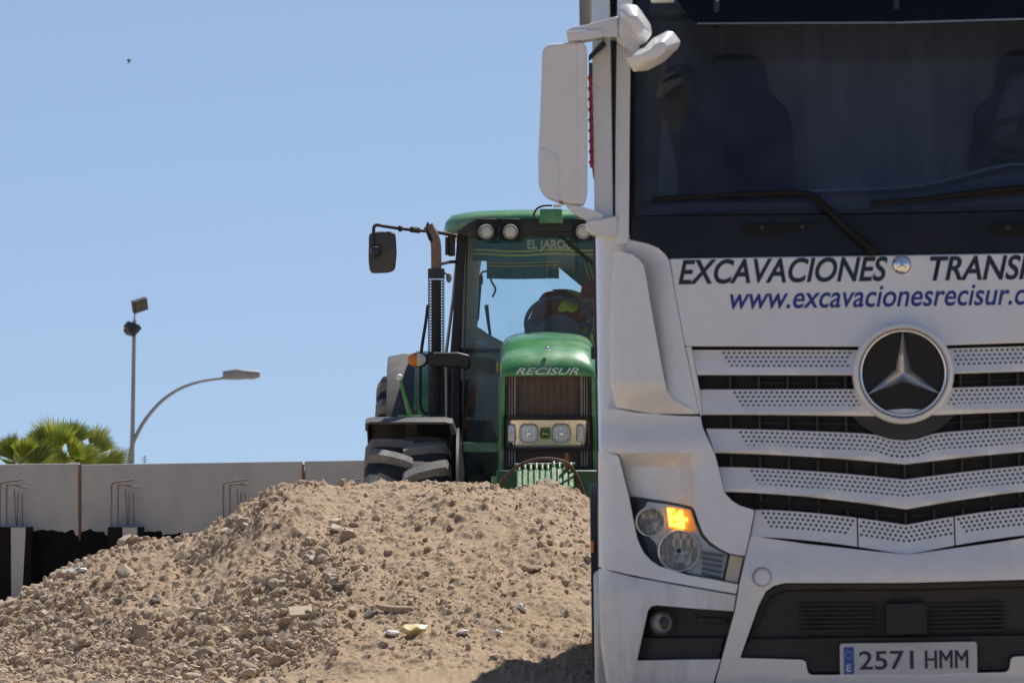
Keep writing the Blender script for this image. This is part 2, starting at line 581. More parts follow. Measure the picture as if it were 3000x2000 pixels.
def text_mesh(s, shear=0.0, bold=0.0):
    cu = bpy.data.curves.new('lettering_curve', 'FONT')
    cu.body = s
    cu.size = 1.0
    cu.shear = shear
    cu.offset = bold
    cu.resolution_u = 6
    o = bpy.data.objects.new('lettering_curve', cu)
    C.objects.link(o)
    dg = bpy.context.evaluated_depsgraph_get()
    me = bpy.data.meshes.new_from_object(o.evaluated_get(dg))
    bpy.data.objects.remove(o)
    bpy.data.curves.remove(cu)
    me.materials.clear()
    return me


def place_text(name, s, x0, x1, z0, cap, surf, m, parent, shear=0.0, bold=0.0, ref=None):
    """flat print: the line s stretched from x0 to x1 with capital height cap on the surface y = surf(x, z)"""
    me = text_mesh(s, shear, bold)
    rf = text_mesh(ref or s, shear, bold)
    xs = [v.co.x for v in rf.vertices]
    a, b = min(xs), max(xs)
    bpy.data.meshes.remove(rf)
    hm = text_mesh('H', 0, bold)
    hz = max(v.co.y for v in hm.vertices)
    bpy.data.meshes.remove(hm)
    for v in me.vertices:
        x = x0 + (v.co.x - a) / (b - a) * (x1 - x0)
        z = z0 + v.co.y / hz * cap
        v.co = (x, surf(x, z), z)
    me.name = name
    return link(name, me, m, parent)


def skin_body(name, nodes, edges, root, sub=2):
    """one continuous limb-and-trunk surface grown from a skeleton; nodes: {key: (pos, radius)}"""
    keys = list(nodes)
    me = bpy.data.meshes.new(name)
    me.from_pydata([nodes[k][0] for k in keys], [(keys.index(a), keys.index(b)) for a, b in edges], [])
    o = bpy.data.objects.new(name, me)
    C.objects.link(o)
    md = o.modifiers.new('skin', 'SKIN')
    md.use_smooth_shade = True
    for i, k in enumerate(keys):
        sv = me.skin_vertices[0].data[i]
        r = nodes[k][1]
        sv.radius = r if isinstance(r, tuple) else (r, r)
        sv.use_root = (k == root)
    sb = o.modifiers.new('sub', 'SUBSURF')
    sb.levels = sub
    sb.render_levels = sub
    dg = bpy.context.evaluated_depsgraph_get()
    out = bpy.data.meshes.new_from_object(o.evaluated_get(dg))
    bpy.data.objects.remove(o)
    bpy.data.meshes.remove(me)
    out.name = name
    out.shade_smooth()
    return out
# ------------------------------------------------------------------ ground and the dirt mound
def vnoise(x, y, f, seed):
    """smooth value noise on arrays"""
    r = np.random.default_rng(seed).random((257, 257))
    X, Y = x * f + 1000.37, y * f + 1000.71
    xi, yi = np.floor(X).astype(int), np.floor(Y).astype(int)
    fx, fy = X - xi, Y - yi
    fx = fx * fx * fx * (fx * (fx * 6 - 15) + 10)
    fy = fy * fy * fy * (fy * (fy * 6 - 15) + 10)
    a = r[xi % 256, yi % 256]; b = r[(xi + 1) % 256, yi % 256]
    c = r[xi % 256, (yi + 1) % 256]; d = r[(xi + 1) % 256, (yi + 1) % 256]
    return (a * (1 - fx) + b * fx) * (1 - fy) + (c * (1 - fx) + d * fx) * fy - 0.5


def fbm(x, y, f, seed, octs=4, gain=0.5):
    s = 0; a = 1.0
    for k in range(octs):
        s = s + a * vnoise(x, y, f * 2 ** k, seed + k)
        a *= gain
    return s


CREST_UV = [(-700, 1560), (-300, 1480), (0, 1400), (65, 1368), (150, 1322), (260, 1268), (330, 1248), (430, 1243), (480, 1214), (560, 1165), (615, 1134),
            (655, 1120), (740, 1117), (780, 1122), (830, 1115), (1040, 1112), (1130, 1115), (1155, 1124), (1185, 1130), (1220, 1118),
            (1255, 1110), (1285, 1118), (1320, 1134), (1360, 1156), (1400, 1200), (1450, 1330), (1500, 1560)]
YC = 35.2
CX = np.array([(u - 1176) * YC / FU for u, v in CREST_UV])
CZ = np.array([max(0.0, CAM_H - (v - HOR) * YC / FU) for u, v in CREST_UV])


def mound_z(x, y):
    wob = 0.10 * fbm(x, y, 1.1, 5, 3)
    zc = np.interp(x + wob, CX, CZ)
    yf = np.interp(x, [-6, -3.2, -2.0, -1.0, 0.0, 0.6], [34.6, 33.6, 32.6, 31.9, 31.6, 31.6]) + 0.25 * fbm(x, y, 0.8, 21, 3)
    yc = np.interp(zc, [0, 0.4, 0.8, 1.17], [35.0, 35.3, 35.3, 35.2]) + 0.12 * fbm(x, y * 0, 1.7, 33, 2)
    t = (y - yf) / np.maximum(yc - yf, 0.3)
    e = 0.06
    p = 1 - np.sqrt((t - 1) ** 2 + e * e) + e
    k = 0.05
    p = np.where(p > 0, 1, 1) * k * np.logaddexp(0, p / k)
    p = np.clip(p, 0, 1.02)
    z = zc * p
    body = np.clip(z / 0.12, 0, 1)
    # slumped lobes, gullies and clods
    rk = np.interp(x, [-2.6, -1.4, -0.8, 0.6], [1.0, 0.95, 0.8, 0.85])
    crest = np.clip((yc - 0.15 - y) / 0.5, 0.25, 1)
    z = z + body * crest * (0.075 * fbm(x, y, 1.6, 41, 3) - 0.05 * np.abs(fbm(x * 1.6, y * 0.6, 2.4, 55, 3)) + rk * 0.026 * fbm(x, y, 7, 61, 4, 0.55))
    lum = np.maximum(0, fbm(x, y, 14, 71, 3, 0.6) - 0.12)
    z = z + (0.55 + 0.45 * body) * (rk * 0.055 * lum + 0.026 * np.maximum(0, fbm(x, y, 26, 85, 3, 0.6) - 0.16) + 0.009 * fbm(x, y, 44, 81, 3, 0.65))
    return z


def axis(lo, f0, f1, hi, fine, coarse):
    a = list(np.arange(lo, f0, coarse)) + list(np.arange(f0, f1, fine)) + list(np.arange(f1, hi + coarse, coarse))
    return np.array(a)


gx = axis(-7.5, -3.35, 0.62, 1.6, 0.0068, 0.05)
gy = axis(30.6, 31.6, 35.55, 38.6, 0.0078, 0.06)
GX, GY = np.meshgrid(gx, gy)
GZ = mound_z(GX, GY)
edge = np.minimum(np.minimum((GX - gx[0]) / 0.6, (gx[-1] - GX) / 0.5), np.minimum((GY - gy[0]) / 0.5, (gy[-1] - GY) / 0.6))
GZ = GZ * np.clip(edge, 0, 1) + 0.012 - 0.06 * (1 - np.clip(edge, 0, 1))
nx, ny = len(gx), len(gy)
verts = np.stack([GX, GY, GZ], -1).reshape(-1, 3)
idx = np.arange(nx * ny).reshape(ny, nx)
quads = np.stack([idx[:-1, :-1], idx[:-1, 1:], idx[1:, 1:], idx[1:, :-1]], -1).reshape(-1, 4)


def np_mesh(name, v, f):
    me = bpy.data.meshes.new(name)
    me.vertices.add(len(v))
    me.vertices.foreach_set('co', v.astype(np.float32).ravel())
    k = f.shape[1]
    me.loops.add(f.size)
    me.loops.foreach_set('vertex_index', f.astype(np.int32).ravel())
    me.polygons.add(len(f))
    me.polygons.foreach_set('loop_start', np.arange(0, f.size, k, dtype=np.int32))
    me.update(calc_edges=True)
    me.validate()
    return me


me = np_mesh('dirt_mound', verts, quads)
me.shade_smooth()
mound = link('dirt_mound', me, M['soil'])
tag(mound, 'long mound of pale sandy earth and rubble in front of the tractor', 'dirt mound', kind='structure')

g = MB()
g.add([(-3000, -60, 0), (3000, -60, 0), (3000, 6000, 0), (-3000, 6000, 0)], [(0, 1, 2, 3)])
ground = g.build('ground', M['ground'], smooth=0)
tag(ground, kind='structure')


# ------------------------------------------------------------------ stones
def ico(sub):
    bm = bmesh.new()
    bmesh.ops.create_icosphere(bm, subdivisions=sub, radius=1)
    v = np.array([p.co[:] for p in bm.verts])
    f = np.array([[q.index for q in p.verts] for p in bm.faces])
    bm.free()
    return v, f


I1, I2 = ico(1), ico(3)


def stone_shape(base, seed, cuts=7, jitter=0.05):
    r = np.random.default_rng(seed)
    v = base[0].copy()
    for _ in range(cuts):
        n = r.normal(size=3); n /= np.linalg.norm(n)
        d = r.uniform(0.45, 0.8)
        over = np.maximum(0, v @ n - d)
        v = v - over[:, None] * n * 0.97
    v = v * (1 + r.normal(size=(len(v), 1)) * jitter)
    v = v * np.array([1.0, r.uniform(0.65, 0.95), r.uniform(0.5, 0.85)])
    return v / np.abs(v).max()


def rot_rand(r):
    q = r.normal(size=4); q /= np.linalg.norm(q)
    w, x, y, z = q
    return np.array([[1 - 2 * (y * y + z * z), 2 * (x * y - z * w), 2 * (x * z + y * w)],
                     [2 * (x * y + z * w), 1 - 2 * (x * x + z * z), 2 * (y * z - x * w)],
                     [2 * (x * z - y * w), 2 * (y * z + x * w), 1 - 2 * (x * x + y * y)]])


def rockiness(x, y):
    """the left flank and the foot are stony, the upper right is mostly fines"""
    a = np.interp(x, [-3.2, -2.2, -1.5, -0.9, -0.4, 0.5], [1.0, 1.0, 0.9, 0.40, 0.20, 0.28])
    b = np.interp(y, [32.4, 33.2, 34.4, 35.2], [1.15, 1.0, 0.75, 0.8])
    cl = 0.6 + 1.6 * fbm(x, y, 1.3, 91, 3)
    return a * b * np.clip(cl, 0.08, 1.4)


def scatter(n, seed):
    r = np.random.default_rng(seed)
    out = []
    while len(out) < n:
        x = r.uniform(-3.35, 0.55, 4000); y = r.uniform(31.6, 35.75, 4000)
        keep = r.random(4000) < rockiness(x, y) * 0.75
        out += list(zip(x[keep], y[keep]))
    a = np.array(out[:n])
    return a, r


big_shapes = []
for i in range(14):
    v = stone_shape(I2, 100 + i, cuts=9, jitter=0.012)
    me = np_mesh('stone', v, I2[1])
    me.shade_smooth()
    me.set_sharp_from_angle(angle=R(24))
    me.materials.append(M['stone'])
    big_shapes.append(me)

pos, r = scatter(285, 3)
big = []
for i, (x, y) in enumerate(pos):
    big.append(x)
    s = float(np.clip(0.027 * (r.pareto(3.0) + 1), 0.026, 0.062))
    s *= 0.72 if x > -0.9 else float(np.interp(x, [-2.6, -1.2], [0.95, 1.25]))
    z = float(mound_z(np.array([x]), np.array([y]))[0]) + 0.012
    o = bpy.data.objects.new('stone', big_shapes[i % 14])
    C.objects.link(o)
    o.location = (x, y, z + s * (0.12 if x < -0.9 else -0.15))
    o.scale = (s * r.uniform(0.85, 1.25), s * r.uniform(0.85, 1.2), s * r.uniform(0.8, 1.1))
    o.rotation_euler = (r.normal() * 0.5, r.normal() * 0.5, r.uniform(0, 6.28))
    tag(o, 'rough tan limestone chunk lying loose on the slope of the dirt mound', 'stone', 'stones scattered over the dirt mound')

shapes1 = [stone_shape(I1, 300 + i, cuts=6, jitter=0.06) for i in range(40)]
for nm, cnt, lo, hi, al, seed, sink in (('gravel', 6800, 0.010, 0.036, 1.75, 5, 0.16), ('fine_gravel', 13500, 0.0035, 0.010, 1.8, 6, 0.2)):
    pos, r = scatter(cnt, seed)
    zz = mound_z(pos[:, 0], pos[:, 1]) + 0.012
    allv = []; allf = []
    nb = len(I1[0])
    for i, ((x, y), z) in enumerate(zip(pos, zz)):
        s = float(np.clip(lo * (r.pareto(al) + 1), lo, hi))
        if nm == 'gravel' and x > -0.9: s *= 0.8
        v = shapes1[i % 40] * s @ rot_rand(r).T
        allv.append(v + np.array([x, y, z + s * (sink if x < -0.9 else -0.12)]))
        allf.append(I1[1] + i * nb)
    me = np_mesh(nm, np.concatenate(allv), np.concatenate(allf))
    me.shade_smooth()
    me.set_sharp_from_angle(angle=R(28))
    o = link(nm, me, M['stone'])
    tag(o, kind='stuff')


def on_mound(u, v):
    """point of the mound's near slope that the photograph shows at (u, v)"""
    best = None
    for y in np.arange(31.5, 35.6, 0.02):
        p = W(u, v, y)
        z = float(mound_z(np.array([p.x]), np.array([y]))[0]) + 0.012
        if p.z <= z:
            return Vector((p.x, y, z))
    p = W(u, v, 34.5)
    return Vector((p.x, 34.5, float(mound_z(np.array([p.x]), np.array([34.5]))[0]) + 0.012))


def single_stone(name, uv, size, m, label, cat, seed, rz=0.0, ry=0.0, cuts=8):
    v = stone_shape(I2, seed, cuts, 0.012) * np.array(size)
    me = np_mesh(name, v, I2[1])
    me.shade_smooth(); me.set_sharp_from_angle(angle=R(26))
    o = link(name, me, m)
    p = on_mound(*uv)
    o.location = p + Vector((0, -0.01, 0.01))
    o.rotation_euler = (0.3, ry, rz)
    return tag(o, label, cat)


single_stone('stone', (780, 1355), (0.055, 0.04, 0.055), M['grey_stone'], 'pointed grey stone standing on the bare middle slope of the mound', 'stone', 801)
single_stone('stone', (848, 1416), (0.045, 0.04, 0.035), M['grey_stone'], 'grey flat-topped stone just left of the long curved brown stone', 'stone', 802)
single_stone('stone', (352, 1388), (0.045, 0.04, 0.036), M['grey_stone'], 'dark grey lump among pale rubble on the mound below the wall buttress', 'stone', 803)
single_stone('stone', (270, 1386), (0.03, 0.025, 0.022), M['grey_stone'], 'small dark grey stone beside a paler chunk on the left flank', 'stone', 809)
single_stone('stone', (1220, 1311), (0.065, 0.04, 0.035), M['stone'], 'squared brick-like tan stone on the right slope near the truck', 'stone', 804, cuts=5)
single_stone('stone', (775, 1208), (0.055, 0.045, 0.05), M['stone'], 'large brown clod high on the mound under the front tyre', 'stone', 806)
# long curved stone
p0 = on_mound(910, 1405)
c = MB().tube([p0 + Vector(d) for d in ((-0.115, 0.0, 0.030), (-0.06, -0.01, 0.012), (0.0, -0.015, 0.004), (0.06, -0.012, 0.006), (0.115, -0.005, 0.012))],
              [0.012, 0.022, 0.026, 0.024, 0.011], 9)
tag(c.build('stone', M['stone'], smooth=60), 'long curved brown stone lying across the middle of the mound', 'stone')
p0 = on_mound(690, 1413)
c = MB().box(p0 + Vector((0, -0.01, 0.018)), (0.135, 0.10, 0.026), Matrix.Rotation(0.55, 3, 'X') @ Matrix.Rotation(0.12, 3, 'Z'))
tag(c.build('tile_fragment', M['cardboard'], bevel=0.006), 'pale flat square slab lying on the stony middle of the mound', 'slab')


def crumple(name, uv, size, m, label, cat, seed, lift=0.01):
    r = np.random.default_rng(seed)
    v = I2[0].copy()
    for _ in range(26):
        n = r.normal(size=3); n /= np.linalg.norm(n)
        dd = v @ n
        v = v + np.outer(0.10 * np.sin(dd * r.uniform(3, 8) + r.uniform(0, 6)), n)
    v = v * np.array(size)
    me = np_mesh(name, v, I2[1])
    me.set_sharp_from_angle(angle=R(30))
    o = link(name, me, m)
    o.location = on_mound(*uv) + Vector((0, -0.01, lift))
    return tag(o, label, cat)


crumple('plastic_bag', (955, 1457), (0.085, 0.05, 0.035), M['bag'], 'crumpled yellowish plastic bag low on the mound', 'plastic bag', 1, 0.02)
crumple('plastic_scrap', (900, 1462), (0.035, 0.03, 0.015), M['white'], 'white torn scrap lying against the yellowish bag', 'litter', 2)
crumple('plastic_scrap', (1195, 1400), (0.028, 0.02, 0.02), M['white'], 'small shiny white plastic scrap on the bare right slope', 'litter', 3)
crumple('plastic_sheet', (172, 1316), (0.07, 0.03, 0.022), M['white'], 'torn white plastic sheet on the left crest before the black wall base', 'litter', 4, 0.015)
for k, (uu, vv, s) in enumerate(((1065, 1455, 0.02), (1142, 1458, 0.02))):
    crumple('plastic_scrap', (uu, vv), (s * 1.6, s, s * 0.6), M['white'], ('pale scrap on the lower slope right of the yellowish bag', 'pale scrap low on the slope nearest the truck shadow')[k], 'litter', 7 + k)
tw = MB()
for k in range(3):
    b = on_mound(1330 + 8 * k, 1490)
    tw.tube([b, b + Vector((0.01 + 0.02 * k, 0, 0.05)), b + Vector((0.03 - 0.03 * k, 0, 0.10 - 0.01 * k))], [0.003, 0.002, 0.001], 5)
tag(tw.build('twig', M['twig']), 'dry forked twig poking out of the mound beside the truck', 'twig')
# ------------------------------------------------------------------ retaining wall
YW = 48.0
wall = empty('retaining_wall', W(500, HOR, YW) * 1.0, label='grey precast concrete retaining wall with black bitumen base behind the mound', cat='wall')
wall.location.z = 0
WL = wall.location.copy()


def wl(u, v, dy=0.0):
    p = W(u, v, YW)
    return Vector((p.x - WL.x, dy, p.z))


panels = [(-1600, -1014, 1083, 1077), (-1010, -424, 1077, 1071), (-420, 181, 1071, 1063.5), (186, 695, 1066.5, 1058.5), (699.5, 1210, 1058.5, 1050), (1214, 1730, 1050, 1042), (1734, 2250, 1042, 1035), (2254, 2800, 1035, 1028)]
for (u0, u1, v0, v1) in panels:
    a, b = wl(u0, v0), wl(u1, v1)
    m = MB()
    n = 12
    front = []
    for k in range(n + 1):
        t = k / n
        front.append((a.x + (b.x - a.x) * t, a.z + (b.z - a.z) * t))
    pts = front + [(b.x, -0.15), (a.x, -0.15)]
    m.prism(pts, 0.0, 0.16)
    m.build('wall_panel', M['concrete'], wall, bevel=0.008)
for u in (183.5, 697.2, 1212):
    m = MB()
    pts = []
    rr = random.Random(int(u))
    for k in range(18):
        t = k / 17
        p = wl(u + rr.uniform(-0.8, 0.8), 1066 + t * 175)
        pts.append(p + Vector((0, -0.002, 0)))
    m.tube(pts, [0.006 + 0.005 * rr.random() for _ in pts], 7)
    m.build('rusty_joint', M['rust'], wall)
# bitumen coat with a brushed upper edge
xs = np.arange(-1600, 2800, 3.0)
ed = 1222 + 7 * fbm(xs, xs * 0, 1 / 60, 17, 3) + 4 * np.sign(fbm(xs, xs * 0, 1 / 37, 19, 2)) + 7 * fbm(xs, xs * 0, 1 / 14, 23, 3)
m = MB()
top = [wl(float(u), float(v), -0.004) for u, v in zip(xs, ed)]
vs = top + [Vector((p.x, -0.004, -0.1)) for p in top] + [Vector((p.x, 0.0, p.z + 0.003)) for p in top]
nn = len(top)
m.add(vs, [(i, i + nn, i + nn + 1, i + 1) for i in range(nn - 1)] + [(i, i + 1, i + 2 * nn + 1, i + 2 * nn) for i in range(nn - 1)])
m.build('bitumen_coat', M['tar'], wall, smooth=60)
# counterforts with their rebars
for bi, u0 in enumerate((-3, 252, 508, 770, 1030, 1290, 1550, 1810, 2070, 2330, 2590, -260, -520, -780, -1040, -1300)):
    x0, x1 = wl(u0, 0).x, wl(u0 + 80, 0).x
    zt = wl(0, 1209 + (0, 0, -1, -3, -4, -4, -5, -6, -7, -8, -9, 1, 2, 3, 4, 5)[bi]).z
    m = MB().box(((x0 + x1) / 2, -0.125, (zt - 0.1) / 2), (x1 - x0, 0.245, zt + 0.1))
    bt = m.build('buttress', M['tar'], wall, bevel=0.008)
    a, b = wl(u0 + 34, 0).x, wl(u0 + 68, 0).x
    m = MB().prism([(a, zt - 0.004), (b, zt - 0.004), (b - 0.045, -0.09), (a + 0.005, -0.09)], -0.2515, -0.246)
    m.build('bare_concrete_strip', M['concrete'], bt)
    m = MB().box(((x0 + x1) / 2, -0.125, zt + 0.003), (x1 - x0 - 0.02, 0.22, 0.004))
    m.build('bare_top', M['concrete'], bt)
    zz = wl(0, 1107).z
    rr = random.Random(bi)
    for k, (du, dv, ex, ez) in enumerate(((8, 0, 50, -6), (23, 4, 44, 9 if bi < 2 else 1))):
        p = wl(u0 + du, 0); q = wl(u0 + du + ex, 0)
        zt2 = zz - dv * 0.003673
        m = MB().tube([Vector((p.x, -0.20, zt - 0.05)), Vector((p.x, -0.20, zt2 - 0.03)), Vector((p.x + 0.006, -0.20, zt2 - 0.008)), Vector((p.x + 0.03, -0.198, zt2)),
                       Vector((q.x, -0.15, zt2 - ez * 0.003673))], 0.0078, 8)
        m.build('rebar', M['rebar'], wall)
    for k, (du, v0, lean) in enumerate(((38, 1124, 6), (47, 1130, -2), (56, 1133, 2))):
        p = wl(u0 + du, v0)
        m = MB().tube([Vector((p.x + lean * 0.0037, -0.10, zt - 0.05)), Vector((p.x, -0.10, p.z))], 0.0055, 7)
        m.build('rebar', M['rebar'], wall)

# ------------------------------------------------------------------ palms behind the wall
def fan(base, d, up, rad, n, spread, droop, r):
    """one fan leaf: folded blades on a petiole tip"""
    d = d.normalized()
    side = d.cross(up).normalized()
    nrm = side.cross(d).normalized()
    vs, fs = [], []
    for k in range(n):
        a = (k / (n - 1) - 0.5) * spread
        dr = (d * math.cos(a) + side * math.sin(a)).normalized()
        L = rad * (0.78 + 0.22 * math.cos(a)) * r.uniform(0.9, 1.06)
        w = rad * 0.034
        perp = dr.cross(nrm).normalized()
        fold = nrm * (w * 0.7 * (1 if k % 2 else -1))
        dz = Vector((0, 0, -1))
        p1 = base + dr * L * 0.5
        p2 = base + dr * L * 0.8 + dz * L * droop * 0.25
        p3 = base + dr * L + dz * L * droop * r.uniform(0.4, 1.0)
        i = len(vs)
        vs += [base, p1 + perp * w, p1 - perp * w + fold * 0.4, p2 + perp * w * 0.6, p2 - perp * w * 0.6, p3]
        fs += [(i, i + 1, i + 2), (i + 1, i + 3, i + 4, i + 2), (i + 3, i + 5, i + 4)]
    return vs, fs


def palm(u, v, Y, fronds, label, seed, trunk_r=0.11, sc_=1.0):
    r = random.Random(seed)
    cpt = W(u, v, Y)
    root = empty('fan_palm', (cpt.x, Y, 0), label=label, cat='palm tree')
    hh = cpt.z
    t = MB()
    rings = []
    for k in range(14):
        zz = hh * k / 13
        rad = trunk_r * (1.25 - 0.3 * k / 13) * (1 + 0.08 * (k % 2))
        rings.append([Vector((rad * math.cos(a), rad * math.sin(a), zz)) for a in [2 * math.pi * j / 12 for j in range(12)]])
    t.rings(rings)
    t.build('trunk', M['trunk'], root)
    for (ang, el, pl, rad, dry, yaw) in fronds:
        d = Vector((math.cos(R(ang)) * math.cos(R(yaw)), math.sin(R(yaw)), math.sin(R(ang)) * math.cos(R(yaw))))
        st = Vector((0, 0, hh - 0.05)) + d * 0.05
        e = st + d * pl * sc_ + Vector((0, 0, -0.03))
        m = MB()
        m.tube([st, (st + e) / 2 + Vector((0, 0, 0.015)), e], [0.016, 0.011, 0.008], 6)
        ref = Vector((r.uniform(-0.5, 0.5), -0.7 + r.uniform(-0.3, 0.3), 0.55))
        vs, fs = fan(e, d + Vector((0, 0, el)), ref, rad * sc_ * 1.0, 26, R(r.uniform(78, 125)), 0.35 if dry else 0.10, r)
        m.add(vs, fs)
        m.build('frond', M['leaf_dry'] if dry else M['leaf'], root, smooth=0)
    return root


palm(140, 1068, 75, [(104, 0, 0.20, 0.58, 0, -8), (72, 0, 0.30, 0.42, 0, 12), (128, 0, 0.26, 0.44, 0, -18), (58, 0, 0.22, 0.36, 0, -30), (146, 0, 0.24, 0.40, 0, 22),
                     (92, 0, 0.12, 0.38, 0, -45), (40, 0, 0.24, 0.40, 0, 30), (118, 0, 0.16, 0.34, 0, 40), (160, 0, 0.2, 0.34, 0, -30), (20, 0, 0.22, 0.34, 0, -20),
                     (5, -0.1, 0.2, 0.32, 1, -30), (186, -0.1, 0.2, 0.32, 1, -20)],
     'green fan palm with the tallest fronds behind the concrete wall', 1)
palm(46, 1080, 73, [(136, 0, 0.28, 0.46, 0, -8), (152, 0, 0.24, 0.38, 0, -30), (112, 0, 0.20, 0.40, 0, -20), (80, 0, 0.2, 0.36, 0, -20), (172, 0.05, 0.22, 0.36, 1, 10),
                    (60, 0, 0.18, 0.38, 0, 20), (96, 0, 0.14, 0.34, 0, 35), (184, 0, 0.18, 0.36, 0, -30), (28, 0, 0.22, 0.40, 0, -30), (45, 0, 0.22, 0.40, 0, 15), (120, 0, 0.10, 0.32, 0, -50)],
     'yellowish fan palm left of the tallest palm, cut by the frame edge', 2)
palm(192, 1080, 77, [(66, 0, 0.26, 0.50, 0, -10), (24, 0.05, 0.26, 0.48, 0, -8), (104, 0, 0.18, 0.36, 0, -30), (46, 0, 0.18, 0.36, 0, 28), (144, 0, 0.18, 0.34, 0, -25),
                     (6, 0, 0.20, 0.36, 1, -35), (86, 0, 0.12, 0.30, 0, -50), (-6, 0, 0.18, 0.32, 0, -20), (124, 0, 0.12, 0.34, 0, 30)],
     'dark green fan palm nearest the street lamp, with one level frond', 3)

# ------------------------------------------------------------------ street lamp, aerial, bird
YL = 150.0
lb = W(301, HOR, YL)
lamp = empty('street_lamp', (lb.x, YL, 0), label='tall grey street lamp with two floodlights and one curved arm', cat='street lamp')


def ll(u, v, dy=0.0):
    p = W(u, v, YL)
    return Vector((p.x - lb.x, dy, p.z))


b0 = ll(303, 1075); b0 = Vector((b0.x, 0, 0))
MB().tube([b0, ll(303, 1060), ll(305, 960), ll(308, 760), ll(309, 735)], [0.085, 0.065, 0.056, 0.050, 0.045], 12).build('pole', M['galv'], lamp, smooth=60)
arm = smooth_line([ll(297, 1062), ll(303, 1025), ll(313, 1000), ll(335, 962), ll(370, 922), ll(412, 893), ll(460, 876), ll(514, 868)], 6)
MB().tube([Vector((ll(296, 1062).x, 0, 0))] + arm, [0.07] + [0.062 - 0.03 * k / len(arm) for k in range(len(arm))], 10).build('arm', M['galv'], lamp, smooth=60)
hd = MB()
rs = []
for (u, v, h, w) in ((512, 861, 0.11, 0.06), (520, 861, 0.125, 0.09), (545, 859, 0.15, 0.12), (560, 860, 0.13, 0.12), (590, 860, 0.10, 0.10), (597, 860, 0.075, 0.08)):
    p = ll(u, v)
    rs.append([Vector((p.x, w * math.copysign(abs(math.cos(a)) ** 0.6, math.cos(a)), p.z + h * math.copysign(abs(math.sin(a)) ** 0.7, math.sin(a)))) for a in [2 * math.pi * j / 14 for j in range(14)]])
hd.rings(rs)
h = hd.build('lamp_head', M['lampgrey'], lamp, smooth=50)
MB().box(ll(570, 870), (0.35, 0.16, 0.02)).build('lamp_lens', M['lens'], h)
for (u, v, ry, rz, w, hh) in ((318, 699, -0.35, 0.5, 0.42, 0.34), (301, 753, 0.30, 2.2, 0.40, 0.34)):
    rot = Matrix.Rotation(ry, 3, 'Y') @ Matrix.Rotation(rz, 3, 'Z') @ Matrix.Rotation(0.5, 3, 'X')
    fb = MB()
    rsx = []
    for (y, s) in ((-0.14, 1.0), (0.0, 0.98), (0.10, 0.62), (0.16, 0.55)):
        rsx.append([ll(u, v) + rot @ Vector((sx * w / 2 * s, y, sz * hh / 2 * s)) for sx, sz in ((-1, -1), (1, -1), (1, 1), (-1, 1))])
    fb.rings(rsx)
    f = fb.build('floodlight', M['flood'], lamp, smooth=0, bevel=0.015)
    MB().box(ll(u, v) + rot @ Vector((0, -0.15, 0)), (w * 0.85, 0.012, hh * 0.82), rot).build('glass_front', M['frame'], f)
    MB().tube([ll(u - 8, v + 6), ll(309, (v + 728) / 2 + 2), ll(309, 737)], 0.022, 6).build('bracket', M['galv'], f)

ab = W(332, HOR, 140)
an = empty('television_aerial', (ab.x, 140, 0), label='tiny faint television aerial just right of the street lamp foot', cat='aerial')
topz = CAM_H - (1046 - HOR) * 140 / FU
MB().tube([(0, 0, 0), (0, 0, topz)], 0.012, 6).build('mast', M['galv'], an)
m = MB()
for k, w in enumerate((0.10, 0.16, 0.13)):
    m.tube([(-w / 2, 0, topz - 0.03 - 0.06 * k), (w / 2, 0, topz - 0.03 - 0.06 * k)], 0.008, 5)
m.build('crossbar', M['galv'], an)

bp_ = W(297, 142, 190)
bd = MB()
rot = Matrix.Rotation(-0.85, 3, 'Y')
bd.rings([[bp_ + rot @ Vector((x, r_ * math.cos(a), r_ * math.sin(a))) for a in [2 * math.pi * j / 10 for j in range(10)]]
          for x, r_ in ((-0.11, 0.004), (-0.06, 0.014), (-0.01, 0.024), (0.04, 0.024), (0.07, 0.014), (0.085, 0.013), (0.105, 0.003))])
for sgn in (-1, 1):
    a = [Vector((0.045, 0.01 * sgn, 0.01)), Vector((0.055, 0.09 * sgn, 0.07)), Vector((-0.02, 0.20 * sgn, 0.10)), Vector((-0.02, 0.09 * sgn, 0.055)), Vector((-0.03, 0.01 * sgn, 0.01))]
    bd.add([bp_ + rot @ p for p in a] + [bp_ + rot @ (p - Vector((0, 0, 0.006))) for p in a],
           [(0, 1, 3, 4), (1, 2, 3), (5, 8, 6), (9, 8, 5), (6, 8, 7), (0, 5, 6, 1), (1, 6, 7, 2), (2, 7, 8, 3), (3, 8, 9, 4), (4, 9, 5, 0)])
tag(bd.build('bird', M['feather']), 'tiny dark bird gliding in the empty blue sky', 'bird')
# ------------------------------------------------------------------ truck
TD = 22.74
TX = (2079 - 1176) * TD / FU
ZP = CAM_H - (1200 - HOR) * TD / FU
TM = Matrix.Translation((TX, TD, ZP)) @ Matrix.Rotation(R(-0.95), 4, 'Z') @ Matrix.Rotation(R(-0.85), 4, 'Y') @ Matrix.Translation((0, 0, -ZP))
TMI = TM.inverted()
HW, RC = 1.235, 0.27


def TL(u, v, y):
    """truck coordinates of the point at truck depth y that the photograph shows at (u, v)"""
    Y = TD + y
    p = None
    for _ in range(5):
        p = TMI @ W(u, v, Y)
        Y += y - p.y
    return p


SZ = [0.2, 0.40, 0.62, 0.82, 0.92, 1.2, 1.73, 2.08, 2.26, 2.65, 3.05, 3.3, 3.6, 3.9]
SY = [0.03, -0.035, -0.055, -0.05, -0.035, -0.02, 0.0, 0.025, 0.05, 0.155, 0.27, 0.36, 0.52, 0.75]


